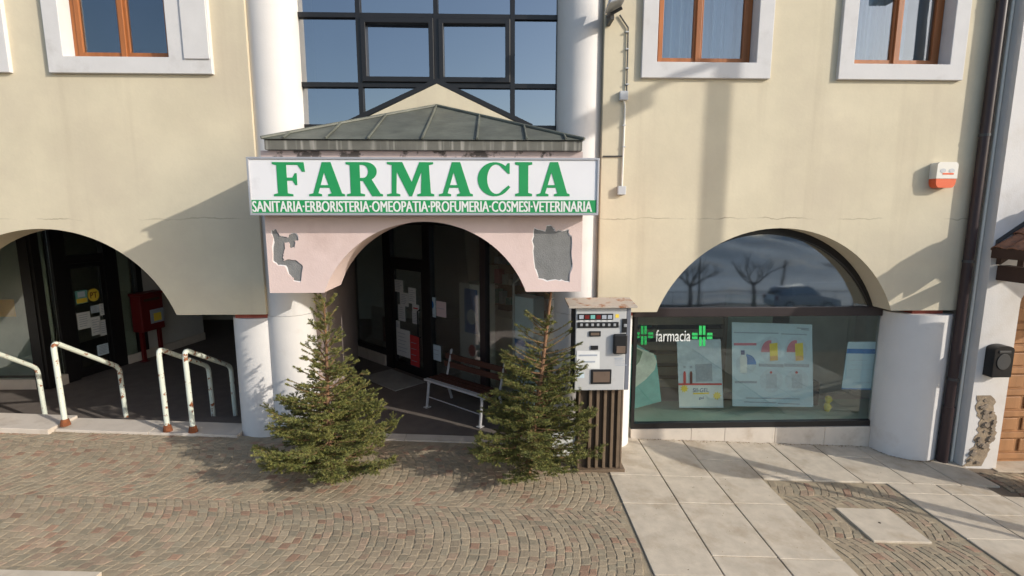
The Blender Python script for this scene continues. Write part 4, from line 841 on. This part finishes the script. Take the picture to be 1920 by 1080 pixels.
# ---------------------------------------------------------------- fir trees
def fir(base, top, rad, seed, n_br, zlow, label, sparse=.0, power=.85, bare=.0):
    r = random.Random(seed); base = Vector(base); top = Vector(top); ax_ = top-base; Hh = ax_.length
    t = thing('fir_tree', label, 'tree', tuple(base), 'cut firs beside the entrance')
    tr = MB(); pts = []; rr = []
    for i in range(13):
        k = i/12; pts.append(base+ax_*k+Vector((.012*math.sin(5*k+seed), .012*math.cos(4*k+seed), 0))*(1-k)); rr.append(.030*(1-k)**.8+.0045)
    tr.tube(pts, rr, 9); tr.tube([base-Vector((0, 0, .02)), base+Vector((0, 0, .02))], .034, 9)
    obj('trunk', tr, M['bark'], t, smooth=True)
    tw = MB(); nv = []; nf = []; nc = []
    def needles(p, q, n, ln):
        d = (q-p); L = d.length; d.normalize(); u = d.orthogonal().normalized(); v_ = d.cross(u)
        shade = r.uniform(.7, 1.25); base_c = r.choice([(.178, .180, .046), (.145, .158, .044), (.205, .198, .054), (.115, .130, .038)])
        for k in range(n):
            s_ = (k+.5)/n; a__ = r.random()*6.283; o = u*math.cos(a__)+v_*math.sin(a__)
            dirn = (o*1.0+d*r.uniform(.5, .95)+Vector((0, 0, .18))).normalized(); l_ = ln*r.uniform(.75, 1.15)*(1-.25*s_)
            b0 = p+d*(L*s_); side = dirn.cross(Vector((r.uniform(-1, 1), r.uniform(-1, 1), r.uniform(-1, 1)))).normalized()*.0031
            i0 = len(nv); nv.extend([tuple(b0-side), tuple(b0+side), tuple(b0+dirn*l_)]); nf.append((i0, i0+1, i0+2))
            g = shade*r.uniform(.85, 1.2); nc.append((base_c[0]*g, base_c[1]*g, base_c[2]*g))
    def shoot(p, d, L, lvl):
        d = d.normalized(); q = p+d*L*.5; e = q+(d+Vector((0, 0, .10 if lvl else .14))).normalized()*L*.5
        tw.tube([p, q, e], [.0032, .0024, .001], 4, cap=False)
        n = max(6, int(L/.0016)); needles(p, q, n//2, .026); needles(q, e, n//2, .024)
        if r.random() < .8:                            # terminal fork
            for s_ in (-1, 1):
                sd = d.cross(Vector((0, 0, 1))); sd = sd.normalized() if sd.length > .01 else Vector((1, 0, 0))
                f_ = (d+sd*s_*.65+Vector((0, 0, r.uniform(-.1, .15)))).normalized(); L2 = L*r.uniform(.35, .6); tw.tube([q, q+f_*L2], [.0024, .001], 4, cap=False); needles(q, q+f_*L2, max(4, int(L2/.0017)), .023)
    for b in range(n_br):
        k = (b+r.random())/n_br; h = zlow+(1-zlow)*k**power
        if h > .985: h = .985
        if sparse > .7 and h > .66 and r.random() < .72: continue
        if h > .5 and r.random() < sparse*(.5+.5*(h-.5)/.4): continue
        az_ = b*2.39996+r.uniform(-.35, .35)
        Lb = rad*((1-h)/(1-zlow))**1.12*r.uniform(.72, 1.1)
        if h > .55: Lb = max(Lb, .11*r.uniform(.6, 1.8)*(1.25-h)/.5)
        el = -.22+1.15*h**1.2+r.uniform(-.15, .15)
        d = Vector((math.cos(az_)*math.cos(el), math.sin(az_)*math.cos(el), math.sin(el)))
        p0 = base+ax_*h; seg_ = max(3, int(Lb/.055)); p = p0.copy(); P_ = [p0.copy()]
        for i in range(seg_):
            d = (d+Vector((r.uniform(-.07, .07), r.uniform(-.07, .07), .045+r.uniform(-.05, .05)))).normalized(); p = p+d*(Lb/seg_); P_.append(p.copy())
            if P_[-1].z < base.z+.05: P_[-1].z = base.z+.05; p = P_[-1].copy()
        tw.tube(P_, [.0085*(1-i/(seg_+1))*(.5+.5*(1-h))+.0015 for i in range(seg_+1)], 5, cap=False)
        for i in range(1, seg_+1):
            dd = (P_[i]-P_[i-1]).normalized(); sd = dd.cross(Vector((0, 0, 1)))
            sd = sd.normalized() if sd.length > .01 else Vector((1, 0, 0))
            needles(P_[i-1], P_[i], max(4, int((P_[i]-P_[i-1]).length/.0022)), .021)
            if i/seg_ < .16 and seg_ > 4: continue
            if r.random() < sparse*(h > .45): continue
            for s_ in (-1, 1):
                if r.random() < .12: continue
                Ls = min(.16, .05+.32*Lb*(1-.55*i/seg_))*r.uniform(.6, 1.15)
                shoot(P_[i], dd*.8+sd*s_*.9+Vector((0, 0, r.uniform(-.3, .25))), Ls, 1)
            if r.random() < .45: shoot(P_[i], dd+Vector((r.uniform(-.4, .4), r.uniform(-.4, .4), r.uniform(-.75, .4))), .08*r.uniform(.6, 1.3), 1)
        shoot(P_[-1], dd, .06+.05*r.random(), 0)
    # leader
    needles(base+ax_*.80, top, 160, .016)
    cr = obj('branches', tw, M['bark'], t, fix=False)
    me = bpy.data.meshes.new('needles'); off = base
    me.from_pydata([(x-off.x, y-off.y, z-off.z) for x, y, z in nv], [], nf); me.materials.append(M['needle']); set_tint(me, nc)
    o = bpy.data.objects.new('crown', me); C.objects.link(o); o.parent = t
    return t
fb = Vector((-1.80, 5.19, gz(-1.8))); ft = PY(608, 566, 5.25)
fir(fb, ft, .74, 3, 180, .07, 'bushy cut fir tree standing before the left white column', sparse=.55, power=1.15)
fb2 = Vector((.36, 5.36, gz(.36))); ft2 = PY(1046, 435, 5.42)
fir(fb2, ft2, .72, 11, 172, .08, 'leaning sparse-topped cut fir tree beside the cigarette machine', sparse=.8, power=1.25)

# ---------------------------------------------------------------- small fittings on the wall
al = thing('alarm_siren', 'white and orange alarm siren high on the right of the cream wall', 'alarm', (5.45, 6.05, 3.45))
p, q = PY(1752, 352, WY-.1), PY(1797, 304, WY-.1)
def rr_(x0, x1, z0, z1, r): return arc(x1-r, z1-r, r, r, 0, 90, 6)+arc(x0+r, z1-r, r, r, 90, 180, 6)+arc(x0+r, z0+r*1.6, r, r*1.6, 180, 270, 6)+arc(x1-r, z0+r*1.6, r, r*1.6, 270, 360, 6)
zz = p.z+(q.z-p.z)*.36
obj('housing', MB().prism([[(x, max(z, zz)) for x, z in rr_(p.x, q.x, p.z, q.z, .04)]], WY-.11, WY-.001, XZ), M['alarm_white'], al, bev=.008)
obj('orange_lens', MB().prism([[(x, min(z, zz-.001)) for x, z in rr_(p.x+.004, q.x-.004, p.z, q.z, .05)]], WY-.105, WY-.001, XZ), M['alarm_red'], al, bev=.008)
for dx in (-.055, .05): obj('grille', MB().prism([arc((p.x+q.x)/2+dx, q.z-.10, .035, .025, 0, 345, 20)], WY-.1125, WY-.1105, XZ), M['grey_box'], al)
obj('red_stripe', MB().box(p.x+.07, q.x-.05, WY-.1125, WY-.1105, zz+.045, zz+.065), M['alarm_red'], al)
# lamp bracket on the right column and its cable
fl = thing('wall_floodlight', 'dark floodlight on a bracket at the top of the right white column', 'lamp', (1.25, 5.9, 5.2))
p = PY(1152, 12, 5.80)
obj('lamp_housing', MB().add([(p.x-.10, 5.62, p.z-.04), (p.x+.08, 5.62, p.z+.02), (p.x+.16, 5.62, p.z+.22), (p.x-.02, 5.62, p.z+.2), (p.x-.10, 5.88, p.z-.06), (p.x+.08, 5.88, p.z), (p.x+.16, 5.88, p.z+.2), (p.x-.02, 5.88, p.z+.18)], [(0, 1, 2, 3), (7, 6, 5, 4), (0, 4, 5, 1), (1, 5, 6, 2), (2, 6, 7, 3), (3, 7, 4, 0)]), M['steel'], fl, bev=.012)
obj('bracket', MB().tube([(p.x-.04, 5.95, p.z-.05), (p.x-.02, 5.84, p.z-.06), (p.x+.08, 5.78, p.z-.02)], .018, 8), M['lamp_dark'], fl)
obj('bracket_plate', MB().box(max(p.x-.06, 1.265), max(p.x-.06, 1.265)+.04, 5.885, 6.099, p.z-.10, p.z+.03), M['lamp_dark'], fl)
cb_ = thing('surface_cable', 'thin grey cable with two junction boxes beside the right white column', 'cable', (1.5, 6.09, 4))
cp = [PY(x, y, WY-.018) for x, y in ((1162, 28), (1178, 52), (1177, 100), (1175, 172))]
obj('cable', MB().tube(cp, .009, 8), M['lamp_dark'], cb_, smooth=True)
obj('conduit', MB().tube([PY(1170, 188, WY-.018), PY(1172, 200, WY-.018), PY(1166, 350, WY-.018)], .012, 8), M['alarm_white'], cb_)
for x, y in ((1170, 179), (1166, 357)): 
    p = PY(x, y, WY-.05); obj('junction_box', MB().box(p.x-.048, p.x+.048, WY-.06, WY-.001, p.z-.05, p.z+.05), M['grey_box'], cb_, bev=.006)
for y in (60, 92, 128, 158, 235, 275): p = PY(1176 if y < 180 else 1170, y, WY-.02); obj('clip', MB().box(p.x-.018, p.x+.018, WY-.034, WY-.001, p.z-.006, p.z+.006), M['grey_box'], cb_)
p0, p1 = PY(1130, 293, WY-.015), PY(1168, 293, WY-.015); obj('branch_conduit', MB().tube([p0, p1], .008, 8), M['lamp_dark'], cb_)

# ---------------------------------------------------------------- neighbour house at the right
nb = thing('neighbour_house', 'white neighbouring house with tiled porch and panelled wooden door at right', 'house', (7.5, 6, -.3))
NY = 5.90; NX = 5.955; DX0 = 6.40
obj('wall', MB().prism([[(NX, -.6), (DX0, -.6), (DX0, 1.92)] + [(DX0+.65-.65*math.cos(R(9*k)), 1.92+.30*math.sin(R(9*k))) for k in range(1, 20)] + [(DX0+1.3, 1.92), (DX0+1.3, -.6), (11, -.6), (11, 7.2), (NX, 7.2)]], NY, NY+.5, XZ), M['neighbour'], nb)
obj('side_wall', MB().box(6.11, 11, NY+.51, 13, -.6, 7.2), M['neighbour'], nb)
obj('shutter', MB().box(6.30, 6.85, NY-.05, NY-.001, 4.4, 5.9), M['timber'], nb, bev=.006)
dd_ = obj('door', MB().box(DX0+.002, DX0+1.298, NY+.17, NY+.22, gz(6.5)+.01, 2.21), M['door_wood'], nb)
obj('door_frame', MB().box(DX0+.002, DX0+.07, NY+.10, NY+.1695, gz(6.5)+.01, 2.0), M['door_wood'], dd_, bev=.006)
for k in range(7):
    z = gz(6.5)+.06+k*.29
    obj('door_rail', MB().box(DX0+.071, DX0+1.0, NY+.135, NY+.1695, z, z+.075), M['door_wood'], dd_, bev=.005)
    for c in range(3): obj('door_panel', MB().box(DX0+.13+c*.30, DX0+.36+c*.30, NY+.15, NY+.1695, z+.10, z+.265), M['door_wood'], dd_, bev=.012)
obj('door_sill', MB().box(DX0-.05, DX0+1.35, NY-.08, NY+.3, gz(6.5)-.1, gz(6.5)+.009), M['slab'], nb)
# patch of bare rubble stones in the plaster
rr2 = random.Random(5)
def edge(sd): return [(6.14+.07*math.sin(z_*5)+sd*(.11+rr2.uniform(-.03, .035)), z_) for z_ in [gz(6.1)+.02+k*.045 for k in range(22)]]
obj('bare_patch', MB().prism([edge(1)+list(reversed(edge(-1)))], NY-.0045, NY+.01, XZ), mat('old_mortar', (.30, .235, .165), .95, var=.3, scale=16, bump=.7, bscale=60), nb)
for k in range(40):
    z = gz(6.1)+.06+rr2.random()*.86; fx = 6.14+.07*math.sin(z*5)+rr2.uniform(-.08, .08); s_ = rr2.uniform(.025, .055)
    m = MB(); n_ = 7; ring = [(fx+s_*rr2.uniform(.7, 1.2)*math.cos(6.283*i/n_), z+s_*rr2.uniform(.6, .95)*math.sin(6.283*i/n_)) for i in range(n_)]
    yy = NY-rr2.uniform(.006, .03); v = [(a, NY+.01, b) for a, b in ring]+[(fx+(a-fx)*.75, yy, z+(b-z)*.75) for a, b in ring]
    m.add(v, [tuple(range(n_, 2*n_))]+[(i, (i+1) % n_, n_+(i+1) % n_, n_+i) for i in range(n_)]); obj('bare_stone', m, M['rubble'], nb)
# porch roof with its own timber and clay tiles
ES, EZ, SL = 6.00, 2.56, .72
Yf, Yw = 4.98, NY-.002
pr = obj('porch_roof_deck', MB().add([(x, y, z) for x, z in ((ES, EZ), (7.2, EZ+SL*1.2), (8.4, EZ)) for y in (Yf, Yw)]+[(x, y, z-.05) for x, z in ((ES, EZ), (7.2, EZ+SL*1.2), (8.4, EZ)) for y in (Yf, Yw)], [(0, 1, 3, 2), (2, 3, 5, 4), (6, 8, 9, 7), (8, 10, 11, 9), (0, 2, 8, 6), (2, 4, 10, 8), (1, 7, 9, 3), (3, 9, 11, 5), (0, 6, 7, 1), (4, 5, 11, 10)]), M['timber'], nb)
obj('porch_beam', MB().box(6.04, 6.20, Yf+.03, Yw, EZ-.36, EZ-.18), M['timber'], pr, bev=.008); obj('porch_beam', MB().box(8.1, 8.26, Yf+.03, Yw, EZ-.36, EZ-.18), M['timber'], pr, bev=.008)
for k in range(4): y = Yf+.08+k*.26; obj('rafter', MB().add([(x, yy, z) for yy in (y, y+.07) for x, z in ((6.02, EZ-.17), (7.2, EZ+SL*1.18-.17), (7.2, EZ+SL*1.18-.07), (6.02, EZ-.052))], [(0, 1, 2, 3), (7, 6, 5, 4), (0, 4, 5, 1), (1, 5, 6, 2), (2, 6, 7, 3), (3, 7, 4, 0)]), M['timber'], pr)
obj('flashing', MB().add([(x, y, z) for y in (NY-.012, NY-.003) for x, z in ((5.98, EZ+.06), (7.2, EZ+.06+SL*1.22), (7.2, EZ+.12+SL*1.22), (5.98, EZ+.12))], [(0, 1, 2, 3), (7, 6, 5, 4), (0, 4, 5, 1), (1, 5, 6, 2), (2, 6, 7, 3), (3, 7, 4, 0)]), M['lamp_dark'], pr)
su = Vector((1, 0, SL)).normalized(); sn = Vector((-SL, 0, 1)).normalized()
tile_me = None
for r_ in range(5):
    for c in range(5):
        y = Yf+.10+c*.185; s0 = -.05+r_*.30
        if tile_me is None:
            m = MB(); n_ = 8
            for e, rad_, lift in ((0, .098, .022), (.36, .082, .0)):
                for i in range(n_+1):
                    a__ = math.pi*i/n_; m.v.append(tuple(su*e+Vector((0, rad_*math.cos(a__), 0))+sn*(rad_*.62*math.sin(a__)+lift)))
                for i in range(n_+1):
                    a__ = math.pi*i/n_; m.v.append(tuple(su*e+Vector((0, (rad_-.014)*math.cos(a__), 0))+sn*((rad_-.014)*.62*math.sin(a__)+lift)))
            k_ = n_+1
            for i in range(n_):
                m.f += [(i, i+1, 2*k_+i+1, 2*k_+i), (k_+i, 3*k_+i, 3*k_+i+1, k_+i+1), (i, k_+i, k_+i+1, i+1), (2*k_+i, 2*k_+i+1, 3*k_+i+1, 3*k_+i)]
            o = obj('roof_tile', m, M['tile'], pr, smooth=True); tile_me = o.data
        else:
            o = bpy.data.objects.new('roof_tile', tile_me); C.objects.link(o); o.parent = pr
        o.location = Vector((ES, y, EZ+.004))+su*s0-wloc(pr)+Vector((0, rnd.uniform(-.008, .008), rnd.uniform(0, .008)))
        if o.data == tile_me and r_ == 0 and c == 0:   # first tile's vertices were shifted by its parent's place
            for vv in tile_me.vertices: vv.co += wloc(pr)
obj('shading_pillar', MB().box(6.30, 6.75, 5.0, 5.40, gz(6.3)-.2, EZ-.365), M['neighbour'], pr, bev=.015)  # out-of-view pillar, added to shade the white pillar and window foot
obj('eave_shadow_board', MB().box(5.925, 5.955, Yf-.02, Yw-.02, EZ-.09, EZ+.03), M['timber'], pr)  # board added to give the eave's cast shadow a straight edge
# letter box
lb = thing('letter_box', 'black wall letter box beside the wooden door at far right', 'letter box', (6.2, 5.85, 1.2))
p, q = PY(1853, 706, NY-.08), PY(1898, 647, NY-.08)
obj('box', MB().prism([[(p.x, p.z), (q.x, p.z), (q.x, q.z-.05)] + [((p.x+q.x)/2+(q.x-p.x)/2*math.cos(R(15*k)), q.z-.05+.05*math.sin(R(15*k))) for k in range(1, 12)] + [(p.x, q.z-.05)]], NY-.12, NY-.001, XZ), M['tube_black'], lb, bev=.01)
obj('relief', MB().prism([arc((p.x+q.x)/2, (p.z+q.z)/2, .085, .10, 0, 345, 23)], NY-.128, NY-.1205, XZ), M['lamp_dark'], lb, bev=.004)
obj('flap', MB().box(p.x+.05, q.x-.05, NY-.13, NY-.1205, q.z-.09, q.z-.06), M['lamp_dark'], lb, bev=.003)
# brown downpipe in the corner between both houses
dp = thing('downpipe', 'dark brown downpipe in the corner between the two houses', 'downpipe', (5.87, 5.82, -.2))
DXP, DYP = 5.80, 6.03
obj('pipe', MB().tube([(DXP, DYP, gz(5.9)+.012), (DXP, DYP, 7.3)], .054, 18), M['downpipe'], dp, smooth=True)
obj('shoe', MB().tube([(DXP, DYP, gz(5.9)+.012), (DXP, DYP, .55)], .062, 18), M['downpipe'], dp, smooth=True)
for z in (.9, 2.4, 3.9, 5.4):
    obj('pipe_bracket', MB().tube([(DXP, DYP, z), (DXP, DYP, z+.03)], .060, 18), M['lamp_dark'], dp); obj('bracket_arm', MB().tube([(DXP, DYP+.05, z+.015), (DXP+.0, WY, z+.015)], .008, 6), M['lamp_dark'], dp)
tag(obj('thin_pipe', MB().tube([(5.925, 6.03, -.2), (5.925, 6.03, 7.3)], .018, 10), M['alarm_white']), 'thin white pipe behind the brown downpipe', 'pipe')

# ---------------------------------------------------------------- street side: lamp, sign, railing, trees, car (seen as reflections and shadows)
lx, ly = 2.60+1.8*2.6, WY-2.6; lz = gz(lx)
lm = thing('street_lamp', 'steel street lamp across the pavement whose shadow falls on the cream wall', 'street lamp', (lx, ly, lz))
obj('pole', MB().tube([(lx, ly, lz), (lx, ly, lz+1.2), (lx, ly, 7.1)], [.09, .085, .075], 16), M['steel'], lm, smooth=True)
obj('arm', MB().tube([(lx, ly, 6.95), (lx, ly-.35, 7.05), (lx, ly-.75, 7.02)], .045, 10), M['steel'], lm)
obj('head', MB().box(lx-.17, lx+.17, ly-1.15, ly-.5, 6.90, 7.06), M['steel'], lm, bev=.03)
cx_, cy_ = 3.257+1.8*2.0, 5.487-2.0; cz_ = gz(cx_)
rs = thing('road_sign', 'small grey backed road sign on a thin post beside the pavement', 'sign', (cx_, cy_, cz_))
obj('post', MB().tube([(cx_, cy_, cz_), (cx_, cy_, 2.45)], .03, 12), M['steel'], rs)
obj('panel', MB().prism([arc(cx_*0+cy_, 2.02, .32, .32, 0, 350, 35)], cx_-.02, cx_-.008, YZ), M['steel'], rs)
def railing(x0, x1, y, label):
    z = gz(x0, y); t = thing('railing', label, 'railing', (x0, y, z))
    zf = lambda x: gz(x, y)-.02
    for zz_ in (.15, 1.1): obj('rail', MB().tube([(x, y, zf(x)+zz_) for x in (x0, (x0+x1)/2, x1)], .025, 6), M['lamp_dark'], t)
    x = x0
    while x < x1+.01:
        post = abs((x-x0)/2.0-round((x-x0)/2.0)) < .02
        obj('post' if post else 'baluster', MB().tube([(x, y, zf(x)+(0 if post else .15)), (x, y, zf(x)+(1.2 if post else 1.1))], .03 if post else .012, 6), M['lamp_dark'], t); x += .2
railing(1.0, 33.0, -23.5, 'dark iron railing along the far side of the road')
def bare_tree(x, y, seed, label):
    r = random.Random(seed); z = gz(x, y)-.05; t = thing('bare_tree', label, 'tree', (x, y, z), 'bare pruned trees across the road')
    m = MB(); m.tube([(x, y, z), (x+.05, y, z+.9), (x, y, z+1.7)], [.14, .11, .10], 9); obj('trunk', m, M['tree_bark'], t)
    c = MB()
    def lim(p, d, L, rad_, lv):
        pts = [p]; q = p
        for i in range(4): d = (d+Vector((r.uniform(-.3, .3), r.uniform(-.3, .3), r.uniform(-.12, .3)))).normalized(); q = q+d*L/4; pts.append(q)
        c.tube(pts, [rad_*(1-.14*i) for i in range(5)], 6)
        if lv < 3:
            for k in range(3): lim(pts[2+k % 3], (d+Vector((r.uniform(-1, 1), r.uniform(-1, 1), r.uniform(-.1, .9)))).normalized(), L*.55, rad_*.5, lv+1)
    for k in range(5): a__ = 6.283*k/5+r.random(); lim(Vector((x, y, z+1.6)), Vector((math.cos(a__), math.sin(a__), .55)).normalized(), 1.5, .075, 0)
    obj('crown', c, M['tree_bark'], t)
bare_tree(13.6, -22, 2, 'bare pruned tree left of the parked car across the road'); bare_tree(18.4, -22.4, 4, 'bare pruned tree behind the parked car across the road'); bare_tree(25.5, -22.2, 9, 'bare pruned tree right of the parked car across the road')
for x, h_ in ((14.5, 3.6), (20.5, 3.4)): tag(obj('wooden_post', MB().tube([(x, -22.8, gz(x, -22.8)-.05), (x+.05, -22.8, gz(x, -22.8)+h_)], [.09, .06], 8), M['tree_bark']), 'tall timber post beside the %s bare tree' % ('first' if x < 18 else 'last'), 'post')
# parked car
kx, ky = 20.6, -20.5; kz = gz(kx, ky)-.03
car = thing('parked_car', 'light grey parked car across the road seen in the arched glass', 'car', (kx, ky, kz))
def cs_(pts, hw, m, name, par=car, taper=0, bev=.03):
    mm = MB(); n_ = len(pts); v = []
    for s_ in (-1, 1):
        for a, b in pts: v.append((kx+a, ky+s_*(hw-taper*max(0, b-.9)), kz+b))
    mm.add(v, [tuple(range(n_)), tuple(reversed(range(n_, 2*n_)))]+[(i, (i+1) % n_, n_+(i+1) % n_, n_+i) for i in range(n_)]); return obj(name, mm, m, par, bev=bev)
body = cs_([(-2.1, .32), (2.1, .32), (2.15, .62), (2.05, .85), (1.15, .98), (-2.05, 1.02), (-2.15, .7)], .88, M['car'], 'body', bev=.06)
cab = cs_([(-1.95, 1.02), (1.1, .99), (.45, 1.50), (.1, 1.56), (-1.35, 1.56), (-1.7, 1.46)], .86, M['g_car'], 'glasshouse', taper=.28, bev=.04)
cs_([(-1.62, 1.545), (.3, 1.545), (.1, 1.60), (-1.4, 1.60)], .86, M['car'], 'roof', taper=.30, bev=.02)
for x in (-1.3, 1.32):
    for s_ in (-1, 1):
        ww = obj('wheel', MB().tube([(kx+x, ky+s_*.70, kz+.33), (kx+x, ky+s_*.90, kz+.33)], .33, 24), M['tyre'], car, bev=.03); obj('rim', MB().tube([(kx+x, ky+s_*.895, kz+.33), (kx+x, ky+s_*.91, kz+.33)], .21, 16), M['steel'], ww)
for s_ in (-1, 1): obj('headlight', MB().box(kx+2.02, kx+2.13, ky+s_*.5, ky+s_*.80, kz+.66, kz+.80), M['paper'], car, bev=.02); obj('tail_light', MB().box(kx-2.16, kx-2.06, ky+s_*.62, ky+s_*.86, kz+.72, kz+.98), M['red'], car, bev=.02)

# ---------------------------------------------------------------- dry leaves, needles and grit along the wall foot and under the firs
lr = random.Random(21); lit = MB(); lc = []
def bit(x, y, z, s_):
    a = lr.random()*6.283; b = s_*lr.uniform(.3, .8); t1, t2 = lr.uniform(-.4, .4)*s_, lr.uniform(-.4, .4)*s_
    ca, sa = math.cos(a), math.sin(a); z += .002
    q = [(-s_, -b*.4, 0), (0, -b, abs(t1)), (s_, b*.2, .001), (0, b, abs(t2))]
    lit.add([(x+ca*u-sa*v, y+sa*u+ca*v, z+w_) for u, v, w_ in q], [(0, 1, 2, 3)])
    k = lr.choice([(.16, .10, .05), (.22, .15, .08), (.10, .075, .045), (.26, .20, .12)]); lc.append(k)
for bx, by in ((-1.80, 5.19), (.36, 5.36)):
    for _ in range(420):
        a = lr.random()*6.283; d = abs(lr.gauss(0, .38)); x, y = bx+math.cos(a)*d, by+math.sin(a)*d*.8
        if y < 6.05: bit(x, y, gz(x)+.005, lr.uniform(.004, .011))
for _ in range(260): x = lr.uniform(1.9, 5.0); bit(x, 6.395-abs(lr.gauss(0, .03)), gz(x)+.014, lr.uniform(.004, .013))
for _ in range(220): x = lr.uniform(-8, -3.3); bit(x, (5.97 if x < -5.42 else 6.05)-abs(lr.gauss(0, .03)), gz(x)+.005, lr.uniform(.004, .012))
for _ in range(200): a = lr.uniform(math.pi, 2*math.pi); bit(5.505+.42*math.cos(a), 6.37+.36*math.sin(a)-abs(lr.gauss(0, .02)), gz(5.505+.42*math.cos(a))+.014, lr.uniform(.004, .012))
for _ in range(420): x = lr.uniform(-6, 5.5); bit(x, lr.uniform(3.5, 6.0), gz(x)+(.005 if x < KX else .015), lr.uniform(.003, .009))
lo = obj('leaf_litter', lit, M['cobble'], fix=False); set_tint(lo.data, lc)
lo['kind'] = 'stuff'; lo['label'] = 'scattered dry needles and grit on the paving'; lo['category'] = 'litter'
